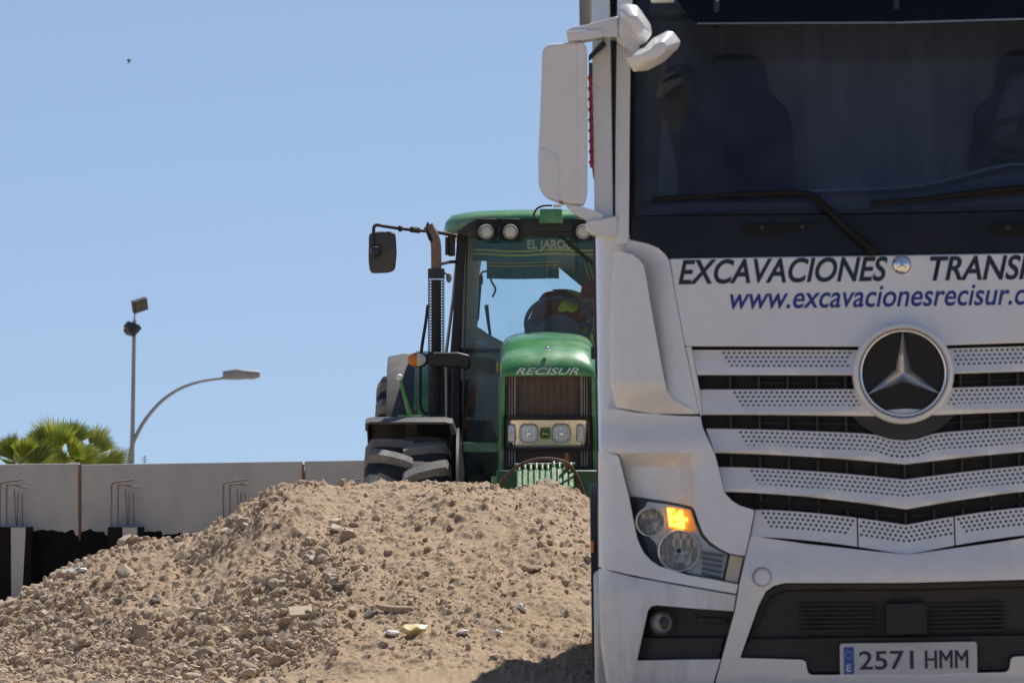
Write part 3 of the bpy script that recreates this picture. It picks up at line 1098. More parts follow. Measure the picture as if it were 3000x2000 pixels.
def S(x, z):
    ax = abs(x)
    y = float(np.interp(z, SZ, SY)) + 0.05 * (ax / 1.0) ** 2
    k = max(0.0, 1 - max(0, z - 1.55) / 0.4) * min(1, max(0, (z - 0.5) / 0.3))
    y -= 0.05 * k * max(0.0, 1 - ax / 0.85)
    a = ax - (HW - RC)
    if a > 0:
        a = min(a, RC * 0.995)
        y += RC - math.sqrt(RC * RC - a * a)
    return y


def TS(u, v, off=0.0):
    y = 0.0
    for _ in range(6):
        p = TL(u, v, y)
        x = max(-HW + 0.004, min(HW - 0.004, p.x))
        y = S(x, p.z) + off
    return (x, p.z)


def TSL(pts, off=0.0):
    return [TS(u, v, off) for u, v in pts]


def mir(pts):
    return [(-x, z) for x, z in pts][::-1]


def sym(pts, off=0.0):
    """outline of something symmetric: its left half from top centre to bottom centre, mirrored"""
    L = TSL(pts, off)
    L[0] = (0.0, L[0][1]); L[-1] = (0.0, L[-1][1])
    return L + [(-x, z) for x, z in L[1:-1]][::-1]


def panel(name, pts, m, parent, off=0.0, thick=0.03, holes=(), step=0.06, bevel=0.0035, surf=None, smooth=40):
    surf = surf or S
    offf = off if callable(off) else (lambda x, z: off)
    bm = bmesh.new()
    edges = []
    for loop in (pts, *holes):
        vs = [bm.verts.new((x, 0, z)) for x, z in loop]
        for i in range(len(vs)):
            edges.append(bm.edges.new((vs[i], vs[(i + 1) % len(vs)])))
    bmesh.ops.triangle_fill(bm, use_beauty=True, use_dissolve=False, edges=edges, normal=(0, -1, 0))
    if step:
        xs = [p[0] for p in pts]; zs = [p[1] for p in pts]
        for ax_, lo, hi in ((0, min(xs), max(xs)), (2, min(zs), max(zs))):
            k = math.ceil(lo / step)
            while k * step < hi:
                co = [0, 0, 0]; no = [0, 0, 0]
                co[ax_] = k * step; no[ax_] = 1
                bmesh.ops.bisect_plane(bm, geom=bm.verts[:] + bm.edges[:] + bm.faces[:], plane_co=co, plane_no=no, dist=1e-5)
                k += 1
    bmesh.ops.remove_doubles(bm, verts=bm.verts[:], dist=2e-4)
    for f in bm.faces:
        f.normal_update()
        if f.normal.y > 0:
            f.normal_flip()
    for v in bm.verts:
        v.co.y = surf(v.co.x, v.co.z) + offf(v.co.x, v.co.z)
    be = [e for e in bm.edges if len(e.link_faces) == 1]
    ret = bmesh.ops.extrude_edge_only(bm, edges=be)
    for el in ret['geom']:
        if isinstance(el, bmesh.types.BMVert):
            el.co.y += thick
    bm.normal_update()
    me = bpy.data.meshes.new(name)
    bm.to_mesh(me)
    bm.free()
    finish(me, smooth)
    o = link(name, me, m, parent)
    if bevel:
        bevel_mod(o, bevel, 2, 55)
    return o


def both(fn):
    for s in (-1, 1):
        fn(s)


def side(pts, s):
    return pts if s < 0 else mir(pts)


truck = empty('truck', matrix=TM, label='large white tipper truck facing us with its indicator lit', cat='truck')

# --- cab shell behind the panels (bonded body), floor, sides
def plan_ring(z, extra, y_back, wd=HW):
    pts = []
    xs = [wd * t for t in np.linspace(-1, 1, 41)]
    for k, t in enumerate(np.linspace(-1, 1, 41)):
        x = math.copysign(1 - (1 - abs(t)) ** 1.5, t) * (wd - 0.003)
        pts.append(Vector((x, S(x * HW / wd * 0.999, z) + extra, z)))
    pts += [Vector((wd, y_back, z)), Vector((-wd, y_back, z))]
    return pts


m = MB()
m.rings([plan_ring(z, 0.115, 2.25, HW - 0.012) for z in (0.62, 0.8, 1.0, 1.3, 1.6, 1.9, 2.1, 2.235)])
cab = m.build('cab_body', M['paint'], truck, smooth=50)
m = MB()
m.rings([plan_ring(z, -0.015 + e, 2.25) for z, e in ((3.22, 0), (3.4, 0), (3.6, 0.03), (3.75, 0.15), (3.86, 0.4))])
m.build('roof', M['paint'], truck, smooth=50)
MB().box((0, 2.22, 2.72), (2.44, 0.05, 1.1)).build('rear_wall', M['trim'], truck)

# --- pillars, doors and side windows
pil = TSL([(1413, 560), (1414, 320), (1418, -10), (1422, -70), (1456, -70), (1449, 80), (1446, 300), (1444, 560)])
pil2 = TSL([(1417, 546), (1436, 545), (1444, 560), (1434, 579), (1416, 577)])


def pillars(s):
    pl = panel('windscreen_pillar', side(pil, s), M['paint'], truck, off=-0.008, thick=0.06, step=0.08, bevel=0.006)
    m = MB()
    x = s * (HW - 0.012)
    for (y0, y1, z0, z1) in ((0.33, 2.22, 2.236, 2.30), (2.0, 2.22, 2.3, 3.22), (0.52, 2.0, 3.12, 3.219)):
        m.box((x - s * 0.03, (y0 + y1) / 2, (z0 + z1) / 2), (0.05, y1 - y0, z1 - z0))
    rs = []
    for z, y in ((2.24, 0.31), (2.65, 0.38), (3.05, 0.48), (3.22, 0.56)):
        rs.append([Vector((x, y - 0.10, z)), Vector((x, y + 0.06, z)), Vector((x - s * 0.075, y + 0.06, z)), Vector((x - s * 0.075, y - 0.10, z))])
    m.rings(rs)
    dr = m.build('door', M['paint'], truck, smooth=30, bevel=0.006)
    gm = MB()
    a = [Vector((x - s * 0.018, 0.38, 2.3)), Vector((x - s * 0.018, 2.0, 2.3)), Vector((x - s * 0.018, 2.0, 3.12)), Vector((x - s * 0.018, 0.54, 3.12))]
    gm.add(a + [p - Vector((s * 0.005, 0, 0)) for p in a], [(0, 1, 2, 3), (7, 6, 5, 4), (0, 4, 5, 1), (1, 5, 6, 2), (2, 6, 7, 3), (3, 7, 4, 0)])
    gm.build('side_window', M['side_glass'], dr, smooth=0)
    MB().tube([(x + s * 0.004, 0.30, 0.9), (x + s * 0.004, 0.31, 2.2)], 0.004, 6).build('door_seam', M['black'], dr)
    MB().box((x + s * 0.012, 1.55, 1.75), (0.03, 0.22, 0.05)).build('handle', M['black'], dr, bevel=0.006)


both(pillars)
# grey side fairing plates behind the cab
def fairing(s):
    MB().box((s * (HW + 0.02), 2.55, 3.57), (0.05, 0.5, 0.75)).build('roof_side_fairing', M['tip'], truck, bevel=0.01)
both(fairing)

# --- windscreen with its black border, wiper panel, visor
wsc = sym([(2079, -60), (1470, -60), (1463, 80), (1460, 300), (1459, 494), (2079, 488)])
panel('windscreen', wsc, M['windscreen'], truck, off=0.012, thick=0.008, step=0.1, bevel=0)
outer = sym([(2079, -72), (1452, -72), (1448, 80), (1446, 300), (1445, 496), (2079, 490)])
inner = rounded(sym([(2079, -40), (1500, -40), (1482, 80), (1478, 300), (1478, 486), (2079, 476)]), 0.04)
panel('windscreen_seal', outer, M['gloss'], truck, off=0.024, thick=0.02, holes=(inner,), step=0.12, bevel=0)

wp = sym([(2079, 491), (1449, 497), (1447, 549), (1489, 558), (1514, 568), (1530, 583), (1537, 592), (2079, 584)])
panel('wiper_panel', wp, M['gloss'], truck, off=0.012, thick=0.03, step=0.09, bevel=0.004)
hood = sym([(2079, 586), (1538, 594), (1552, 680), (1574, 795), (2079, 796)])
panel('front_flap', hood, M['paint'], truck, off=0.0, thick=0.03, step=0.07, bevel=0.006)


def handle_rec(uc):
    x0, z0 = TS(uc - 92, 514); x1, z1 = TS(uc + 92, 536)
    m = MB()
    m.prism(rounded([(x0, z0), (x0 + 0.02, z1), (x1 - 0.02, z1), (x1, z0)], 0.012), S(x0, z0) - 0.004, S(x0, z0) + 0.05)
    o = m.build('grab_recess', M['wiper'], truck, bevel=0.004)
    for q in (0.25, 0.75):
        MB().lathe([(0.001, -0.007), (0.009, -0.007), (0.009, 0.01)], (x0 + (x1 - x0) * q, S(x0, z0), (z0 + z1) / 2 + 0.006), (0, 1, 0), 12).build('screw', M['black'], o)
handle_rec(1797)
handle_rec(2361)

# tinted sun visor above the glass
vis = sym([(2079, -75), (1540, -75), (1556, 10), (1580, 50), (1600, 64), (2079, 62)])
panel('sun_visor', vis, M['tinted'], truck, off=lambda x, z: -0.17 - (3.2 - z) * 0.25, thick=0.008, step=0.09, bevel=0)
lip = sym([(2079, 60), (1600, 62.5), (1600, 65.5), (2079, 64)])
panel('visor_lip', lip, M['steel'], truck, off=lambda x, z: -0.178 - (3.2 - z) * 0.25, thick=0.012, step=0.1, bevel=0)
for s in (-1, 0, 1, ):
    for q in ((0.36,) if s else (0.0,)):
        x = s * q * 2
        z = 3.08
        MB().box((x, S(x, z) - 0.10, z), (0.022, 0.2, 0.10)).build('visor_bracket', M['black'], truck, bevel=0.005)
mlp = TL(1523, -8, 0.2)
for s in (-1, 1):
    MB().box((s * abs(mlp.x), S(mlp.x, mlp.z) - 0.06, mlp.z), (0.10, 0.06, 0.04)).build('marker_lamp', M['lens'], truck, bevel=0.01)

# --- corner air deflectors
defl_base = TSL([(1416, 577), (1434, 580), (1446, 551), (1489, 560), (1513, 570), (1528, 584), (1537, 597), (1553, 690), (1573, 795), (1607, 950), (1500, 950), (1416, 936), (1404, 877), (1410, 720)])
vane = TSL([(1411, 578), (1420, 579), (1434, 581), (1452, 586), (1468, 597), (1478, 612), (1484, 640), (1492, 690), (1511, 795), (1522, 855), (1531, 898), (1545, 918), (1607, 950), (1560, 950), (1470, 944), (1414, 934), (1402, 877), (1402, 720)], 0.0)
zc_ = TS(1480, 893)[1]
zb_ = TS(1480, 945)[1]


def vane_off(x, z):
    t = min(1, max(0, (zc_ - z) / (zc_ - zb_)))
    ax = abs(x)
    e = min(1.0, max(0.0, (1.22 - ax) / 0.10))
    return -0.075 * (1 - t) * (0.35 + 0.65 * e) - 0.002


def base_off(x, z):
    # the air channel deepens towards the vane
    ax = abs(x)
    t = min(1, max(0, (ax - 0.93) / 0.10))
    return 0.005 + 0.06 * t * min(1, max(0, (2.14 - z) / 0.1 + 0.2)) * min(1, max(0, (z - zb_) / 0.12))


def deflect(s):
    b = panel('air_deflector', side(defl_base, s), M['paint'], truck, off=base_off, thick=0.06, step=0.035, bevel=0.005)
    panel('vane', side(vane, s), M['paint'], b, off=vane_off, thick=0.075, step=0.035, bevel=0.009)


both(deflect)

# --- lower corner panels, headlamp surrounds, bumper
cp = TSL([(1380, 938), (1412, 939), (1470, 948), (1560, 955), (1609, 956), (1614, 982), (1641, 1041), (1649, 1071), (1664, 1131), (1680, 1149), (1698, 1160), (1732, 1171),
          (1722, 1224), (1710, 1275), (1690, 1273), (1674, 1269), (1655, 1260), (1631, 1244), (1614, 1223), (1602, 1192), (1596, 1172), (1590, 1163), (1560, 1156), (1529, 1150), (1447, 1138), (1424, 1043), (1378, 1032)])


def sstep(a, b, t):
    t = min(1, max(0, (t - a) / (b - a)))
    return t * t * (3 - 2 * t)


xa_, za_ = TS(1424, 1046); xb_, zb2_ = TS(1592, 1060)


def cp_off(x, z):
    ax = abs(x)
    dip = sstep(za_ + 0.01, za_ - 0.035, z) * sstep(abs(xb_) - 0.02, abs(xb_) + 0.05, ax)
    lipz = sstep(1.47, 1.42, z) * 0.0
    step_ = -0.05 * sstep(1.455, 1.345, z) * (1 - dip)
    return step_ + 0.045 * dip


hs = TSL([(1374, 1036), (1400, 1040), (1421, 1047), (1433, 1094), (1445, 1143), (1453, 1185), (1463, 1234), (1470, 1252), (1479, 1269), (1495, 1286), (1514, 1299), (1578, 1319), (1640, 1330), (1695, 1341), (1690, 1362), (1620, 1350), (1540, 1336), (1450, 1319), (1392, 1305), (1374, 1300)])
bc = TSL([(1374, 1305), (1392, 1309), (1450, 1323), (1540, 1340), (1620, 1354), (1689, 1366), (1684, 1402), (1600, 1396), (1508, 1388), (1496, 1391), (1488, 1400), (1476, 1455), (1463, 1515), (1560, 1513), (1654, 1512), (1640, 1560), (1627, 1620), (1500, 1640), (1410, 1640), (1392, 1560), (1380, 1480)])


def corners(s):
    panel('corner_panel', side(cp, s), M['paint'], truck, off=cp_off, thick=0.05, step=0.028, bevel=0.005)
    panel('headlight_surround', side(hs, s), M['paint'], truck, off=-0.045, thick=0.06, step=0.045, bevel=0.005)
    panel('bumper_corner', side(bc, s), M['lower_paint'], truck, off=lambda x, z: -0.042 - 0.022 * sstep(0.83, 0.77, z), thick=0.07, step=0.035, bevel=0.006)
    # fog lamp pocket
    pk = TSL([(1457, 1380), (1688, 1392), (1680, 1520), (1455, 1522)])
    pb = panel('fog_lamp_pocket', side(pk, s), M['black'], truck, off=0.055, thick=0.02, step=0.08, bevel=0)
    p = TL(1520, 1430, 0.06)
    sx = p.x if s < 0 else -p.x
    y = S(sx, p.z)
    lower = TSL([(1470, 1463), (1666, 1463), (1655, 1512), (1463, 1516)])
    panel('lower_blade', side(lower, s), M['black'], pb, off=0.01, thick=0.05, step=0.08, bevel=0.006)
    bar = TSL([(1600, 1417), (1672, 1421), (1668, 1432), (1600, 1430)])
    panel('bar', side(bar, s), M['rib'], pb, off=0.025, thick=0.03, step=0, bevel=0.003)
    fl = MB().lathe([(0.001, 0.05), (0.030, 0.045), (0.040, 0.02), (0.043, 0.0)], (sx, y + 0.012, p.z), (0, 1, 0), 28).build('fog_lamp', M['silver'], truck, smooth=60)
    MB().lathe([(0.0435, 0.06), (0.0435, -0.006), (0.051, -0.006), (0.051, 0.06)], (sx, y + 0.012, p.z), (0, 1, 0), 28).build('bezel', M['rib'], fl, smooth=40)
    MB().lathe([(0.001, -0.010), (0.02, -0.008), (0.0434, 0.001)], (sx, y + 0.012, p.z), (0, 1, 0), 28).build('lens', M['clear'], fl, smooth=60)


both(corners)
# bumper middle with its large opening
op_l = [(2079, 1337), (1800, 1337.5), (1776, 1344), (1758, 1357), (1741, 1390), (1699, 1509), (1842, 1513), (1850, 1518), (1853, 1538), (1857, 1545), (1866, 1548), (2079, 1547)]
opening = sym(op_l)
bmid = sym([(2079, 1273), (1970, 1261), (1850, 1248), (1724, 1230), (1712, 1278), (1698, 1340), (1687, 1402), (1644, 1560), (1631, 1640), (2079, 1645)])
panel('bumper_middle', bmid, M['paint'], truck, off=lambda x, z: -0.024 - 0.03 * sstep(0.935, 0.85, z), thick=0.06, holes=(opening,), step=0.045, bevel=0.006)
big_op = sym([(2079, 1325), (1760, 1325), (1725, 1400), (1685, 1515), (1840, 1520), (1850, 1560), (2079, 1560)])
lg = panel('lower_grille', big_op, M['black'], truck, off=0.05, thick=0.02, step=0.1, bevel=0)
# bevelled black lip inside the opening
lipo = sym([(u, v) for u, v in op_l])
cx_, cz_ = 0.0, sum(p[1] for p in lipo) / len(lipo)
lipi = [((x - cx_) * 0.965, (z - cz_) * 0.84 + cz_) for x, z in lipo]
panel('lip', lipo, M['black'], lg, off=0.008, thick=0.03, holes=(lipi,), step=0, bevel=0.008)
hz = TL(1900, 1500, 0).z
for s in (-1, 1):
    for k in range(7):
        x0, z = TS(1838 if s < 0 else 2138, 1388 + 10 * k)
        x1, _ = TS(2013 if s < 0 else 2313, 1388 + 10 * k)
        xm = (x0 + x1) / 2
        MB().box((xm, S(xm, z) + 0.035, z), (x1 - x0, 0.02, 0.007)).build('slat', M['rib'], lg)
x0, z0 = TS(2033, 1384); x1, z1 = TS(2128, 1456)
MB().box(((x0 + x1) / 2, S(0, z0) + 0.012, (z0 + z1) / 2), (x1 - x0, 0.07, z0 - z1)).build('radar_cover', M['rib'], lg, bevel=0.006)
x0, z0 = TS(1700, 1470); x1, z1 = TS(2458, 1512)
panel('lower_blade', sym([(2079, 1462), (1722, 1466), (1700, 1508), (1842, 1511), (1852, 1520), (1856, 1543), (2079, 1545)]), M['black'], lg, off=0.002, thick=0.04, step=0.1, bevel=0.008)
MB().box((0, 0.34, 0.60), (2.2, 0.38, 0.62)).build('bumper_backing', M['void'], truck)
# round towing cap
def tow_cap(s):
    p = TL(1749, 1323, -0.02)
    sx = p.x if s < 0 else -p.x
    MB().lathe([(0.0355, -0.0025), (0.0375, -0.0025), (0.0375, 0.008), (0.0355, 0.008)], (sx, S(sx, p.z) - 0.0565, p.z), (0, 1, 0), 32, closed=True).build('towing_cap', M['rib'], truck, smooth=30)
both(tow_cap)

# --- grille
back = sym([(2079, 780), (1584, 788), (1600, 900), (1606, 985), (1640, 1075), (1664, 1140), (1725, 1190), (1729, 1250), (2079, 1290)])
gb = panel('grille_backing', back, M['void'], truck, off=0.075, thick=0.02, step=0.1, bevel=0)
fr = TSL([(1575, 796), (1588, 796), (1601, 863), (1607, 895), (1613, 953), (1609, 955), (1595, 892)])
both(lambda s: panel('grille_frame', side(fr, s), M['paint'], truck, off=0.0, thick=0.06, step=0.05, bevel=0.003))

rows = [  # top edge left/centre, bottom edge left/centre (v), left ends (u top, u bottom), centre gap for the ring
    ((803, 803), (861, 862), (1590, 1602)),
    ((894, 893), (952, 956), (1608, 1614)),
    ((984, 1000), (1040, 1066), (1622, 1642)),
    ((1072, 1101), (1129, 1169), (1651, 1665)),
]
perf_u = [1658, 1678, 1695, 1721]
ring_c = TL(2073.5, 857, -0.03)
RO = 0.2035


def row_curve(vl, vc, ul, n=14):
    pts = []
    for k in range(n + 1):
        t = k / n
        u = ul + (2079 - ul) * t
        v = vl + (vc - vl) * (t ** 1.6)
        pts.append(TS(u, v))
    pts[-1] = (0.0, pts[-1][1])
    return pts


bars = []
for i, (tp, bt, ul) in enumerate(rows):
    T = row_curve(tp[0], tp[1], ul[0])
    B = row_curve(bt[0], bt[1], ul[1])
    if i == 2:   # scooped under the badge
        T = [(x, z if math.hypot(x, z - ring_c.z) > 0.268 else ring_c.z - math.sqrt(max(0, 0.268 ** 2 - x * x))) for x, z in T]
    half = T + B[::-1]
    full = T + mir(T)[1:] + B[::-1][0:0] + [(-x, z) for x, z in B][0:-1] + B[::-1]

    def boff(x, z, T=T, B=B):
        ax = -abs(x)
        zt = np.interp(ax, [p[0] for p in T], [p[1] for p in T])
        zb = np.interp(ax, [p[0] for p in B], [p[1] for p in B])
        t = (zt - z) / max(zt - zb, 1e-4)
        return 0.034 * max(0, 1 - t / 0.74) - 0.016 * sstep(0.70, 0.9, t) + 0.012 * sstep(0.9, 1.0, t)
    o = panel('grille_bar', full, M['paint'], truck, off=boff, thick=0.05, step=0.03, bevel=0.003, smooth=50)
    bars.append((o, T, B, boff))
# lowest bar is cut into three
T = row_curve(1170, 1205, 1735)
B = row_curve(1232, 1273, 1724)
zT = lambda x: float(np.interp(-abs(x), [p[0] for p in T], [p[1] for p in T]))
zB = lambda x: float(np.interp(-abs(x), [p[0] for p in B], [p[1] for p in B]))


def boff5(x, z):
    t = (zT(x) - z) / max(zT(x) - zB(x), 1e-4)
    return 0.020 * max(0, 1 - t / 0.74) - 0.014 * sstep(0.74, 1.0, t)


xc = TS(1970, 1220)[0]
xL = T[0][0]


def seg5(xa, xb):
    n = 16
    xs_ = [xa + (xb - xa) * k / n for k in range(n + 1)]
    pts = [(x, zT(x)) for x in xs_] + [(x - (0.02 if (abs(x - xL) < 1e-6) else (-0.02 if abs(x + xL) < 1e-6 else 0)), zB(x)) for x in xs_[::-1]]
    return panel('grille_bar', pts, M['paint'], truck, off=boff5, thick=0.05, step=0.03, bevel=0.003, smooth=50)


s1, s2, s3 = seg5(xL, xc - 0.003), seg5(xc + 0.003, -xc - 0.003), seg5(-xc + 0.003, -xL)


def holes(parent, zt, zb, offf, x0, x1, slant, nrow=4, skip=None):
    m = MB()
    px, pz = 0.0210, 0.0172
    k0 = math.ceil(x0 / px)
    for rI in range(nrow):
        for k in range(k0 - 2, int(x1 / px) + 3):
            x = (k + 0.5 * (rI % 2)) * px
            if x < x0 + slant * rI or x > x1 - slant * rI:
                continue
            z = zt(x) - 0.0135 - rI * pz
            if z < zb(x) + 0.012 or (skip and skip(x, z)):
                continue
            y = S(x, z) + offf(x, z)
            ring = []
            for a in range(6):
                an = math.pi / 3 * a
                ring.append(Vector((x + 0.0059 * math.cos(an), y - 0.0012, z + 0.0059 * math.sin(an))))
            low = [p + Vector((0, 0.004, 0)) for p in ring]
            m.add(ring + low, [(0, 1, 2, 3, 4, 5)] + [(j, j + 6, (j + 1) % 6 + 6, (j + 1) % 6) for j in range(6)])
    o = m.build('perforations', M['void'], parent, smooth=0)
    tag(o, kind='stuff')


for i, (o, T_, B_, bo) in enumerate(bars):
    ft = lambda x, T_=T_: float(np.interp(-abs(x), [p[0] for p in T_], [p[1] for p in T_]))
    fb_ = lambda x, B_=B_: float(np.interp(-abs(x), [p[0] for p in B_], [p[1] for p in B_]))
    xl = TS(perf_u[i], 900)[0]
    sk = (lambda x, z: math.hypot(x - ring_c.x, z - ring_c.z) < RO + 0.012) if i < 2 else None
    holes(o, ft, fb_, bo, xl, -xl, 0.0105, skip=sk)
holes(s1, zT, zB, boff5, TS(1747, 1180)[0], xc - 0.012, 0.008)
holes(s2, zT, zB, boff5, xc + 0.006, -xc - 0.006, 0.0)
holes(s3, zT, zB, boff5, -xc + 0.012, -TS(1747, 1180)[0], 0.008)
# dark ribs in the slots
for vv in (880, 968, 1062, 1120, 1175):
    for k in range(-6, 7):
        x = k * 0.115
        z = TL(2079, vv + (0 if vv < 1000 else 22 * (1 - abs(k) / 6)), 0.03).z
        if abs(x) > 0.80 - (ZP + 0.55 - z) * 0.3:
            continue
        MB().box((x, S(x, z) + 0.055, z), (0.009, 0.04, 0.075)).build('slot_rib', M['rib'], gb)
for vv in (878, 970, 1064, 1124, 1180):
    for s in (-1, 1):
        z0_ = TL(1700, vv - (0 if vv < 1000 else 22), 0.03).z; z1_ = TL(2079, vv + 4, 0.03).z
        MB().tube([(s * 0.60, S(0.6, z0_) + 0.06, z0_), (s * 0.02, S(0.02, z1_) + 0.06, z1_)], 0.004, 6).build('slot_bar', M['rib'], gb)

# --- round badge with three-pointed star
RX, RZ = ring_c.x, ring_c.z
ry = S(RX, RZ) - 0.03
ring = MB().lathe([(0.176, 0.03), (0.1775, -0.010), (0.184, -0.020), (0.194, -0.016), (0.202, -0.002), (RO, 0.02), (RO, 0.09)], (RX, ry, RZ), (0, 1, 0), 72).build('badge_ring', M['paint'], truck, smooth=60)
MB().lathe([(0.161, 0.02), (0.162, 0.0), (0.167, -0.007), (0.172, -0.006), (0.1765, 0.004), (0.1765, 0.03)], (RX, ry, RZ), (0, 1, 0), 72).build('chrome_ring', M['chrome'], ring, smooth=70)
MB().lathe([(0.001, 0.014), (0.16, 0.014), (0.165, 0.02), (0.165, 0.04)], (RX, ry, RZ), (0, 1, 0), 64).build('badge_disc', M['void'], ring, smooth=40)
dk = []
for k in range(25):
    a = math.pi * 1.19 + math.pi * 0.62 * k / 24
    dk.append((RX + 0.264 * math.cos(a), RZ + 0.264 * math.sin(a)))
MB().prism(dk, ry + 0.045, ry + 0.10).build('badge_lower_plate', M['black'], ring)
# the dark half-moon plate under the ring
st = MB()
Rs, ri = 0.166, 0.034
base_y = ry + 0.012
cpt = Vector((RX, ry - 0.026, RZ))
for k in range(3):
    a = math.pi / 2 + k * 2 * math.pi / 3
    tip = Vector((RX + Rs * math.cos(a), ry + 0.002, RZ + Rs * math.sin(a)))
    l = Vector((RX + ri * math.cos(a + math.pi / 3), base_y, RZ + ri * math.sin(a + math.pi / 3)))
    r_ = Vector((RX + ri * math.cos(a - math.pi / 3), base_y, RZ + ri * math.sin(a - math.pi / 3)))
    t2 = tip + Vector((0, 0.01, 0))
    st.add([cpt, l, tip, r_, t2], [(0, 2, 1), (0, 3, 2), (1, 2, 4), (3, 4, 2)])
st.build('star', M['star'], ring, smooth=0)
p = TL(2071.5, 608, 0)
sm = MB().lathe([(0.001, -0.016), (0.02, -0.014), (0.033, -0.008), (0.0375, 0.0), (0.0375, 0.01)], (p.x, S(p.x, p.z) - 0.002, p.z), (0, 1, 0), 36).build('small_badge', M['chrome'], truck, smooth=60)
MB().lathe([(0.0375, -0.006), (0.0405, -0.003), (0.0405, 0.01)], (p.x, S(p.x, p.z) - 0.002, p.z), (0, 1, 0), 36).build('badge_rim', M['paint'], sm, smooth=60)
s3_ = MB()
for k in range(3):
    a = math.pi / 2 + k * 2 * math.pi / 3
    s3_.tube([(p.x, S(p.x, p.z) - 0.019, p.z), (p.x + 0.022 * math.cos(a), S(p.x, p.z) - 0.0165, p.z + 0.022 * math.sin(a))], [0.003, 0.001], 5)
s3_.build('star', M['steel'], sm)

# --- lettering on the flap
fs = lambda x, z: S(x, z) - 0.0015
x0, zb0 = TS(1558, 648); x1, zb1 = TS(2040, 641)
capz = TS(1800, 590)[1] - TS(1800, 644)[1]
zb_m = (zb0 + zb1) / 2 - 0.005
place_text('lettering', 'EXCAVACIONES', x0, x1, zb_m, capz, fs, M['text'], truck, shear=0.26, bold=0.022)
xt0 = TS(2136, 640)[0]
wch = (x1 - x0) / 12
place_text('lettering', 'TRANSPORTES', xt0, xt0 + wch * 11.15, zb_m - 0.002, capz, fs, M['text'], truck, shear=0.26, bold=0.022)
xw0, zw0 = TS(1677, 706); xw1, zw1 = TS(2344, 702)
xh = TS(2000, 668)[1] - TS(2000, 705)[1]
place_text('lettering', 'www.excavacionesrecisur.com', xw0, xw0 + (xw1 - xw0) * 27 / 24.0 * 1.012, (zw0 + zw1) / 2, xh * 1.36, fs, M['blue_text'], truck, shear=0.26, bold=0.012)

# --- number plate
pa, pbm = TL(1937, 1481, -0.09), TL(2237, 1549, -0.09)
pc = TL(2087, 1514, -0.09)
yp = -0.085
pl = MB().prism(rounded([(pc.x - 0.266, pc.z - 0.061), (pc.x + 0.266, pc.z - 0.061), (pc.x + 0.266, pc.z + 0.061), (pc.x - 0.266, pc.z + 0.061)], 0.012), yp, yp + 0.012).build('number_plate', M['plate'], truck, bevel=0.002)
MB().prism(rounded([(pc.x - 0.273, pc.z - 0.068), (pc.x + 0.273, pc.z - 0.068), (pc.x + 0.273, pc.z + 0.068), (pc.x - 0.273, pc.z + 0.068)], 0.014), yp + 0.003, yp + 0.02).build('plate_frame', M['lens'], pl, bevel=0.003)
MB().prism([(pc.x - 0.235, pc.z - 0.082), (pc.x + 0.24, pc.z - 0.082), (pc.x + 0.25, pc.z - 0.064), (pc.x - 0.25, pc.z - 0.064)], yp, yp + 0.02).build('plate_holder', M['rib'], pl, bevel=0.003)
MB().box((pc.x - 0.237, yp - 0.0006, pc.z), (0.04, 0.002, 0.108)).build('blue_band', M['plate_blue'], pl)
yy = lambda x, z: yp - 0.0022
place_text('lettering', 'E', pc.x - 0.248, pc.x - 0.229, pc.z - 0.043, 0.028, lambda x, z: yp - 0.003, M['plate'], pl, bold=0.03)
sm_ = MB()
for k in range(12):
    a = k * math.pi / 6
    sm_.box((pc.x - 0.237 + 0.014 * math.cos(a), yp - 0.002, pc.z + 0.022 + 0.014 * math.sin(a)), (0.003, 0.001, 0.003))
sm_.build('star_circle', M['yellow'], pl)
place_text('lettering', '2571', pc.x - 0.197, pc.x + 0.02, pc.z - 0.036, 0.072, yy, M['text'], pl, bold=0.010)
for k_ in (0, 1, 2):
    place_text('lettering', 'HMM', pc.x + 0.065 + 0.0012 * k_, pc.x + 0.235 + 0.0012 * k_, pc.z - 0.036, 0.072, lambda x, z, k_=k_: yp - 0.0022 - 0.0004 * k_, M['text'], pl, bold=0.0)

# --- headlights
hl = TSL([(1446, 1141), (1529, 1153), (1560, 1159), (1589, 1166), (1595, 1174), (1600, 1194), (1612, 1226), (1630, 1247), (1655, 1263), (1674, 1272), (1662, 1331), (1640, 1328), (1578, 1317), (1515, 1298), (1496, 1285), (1480, 1268), (1471, 1252), (1464, 1233), (1454, 1184)])
refl = TSL([(1488, 1152), (1529, 1157), (1560, 1162), (1588, 1170), (1597, 1200), (1611, 1232), (1630, 1252), (1672, 1274), (1660, 1329), (1610, 1322), (1570, 1312), (1535, 1299), (1520, 1280), (1505, 1245), (1470, 1215), (1466, 1180), (1480, 1165)])


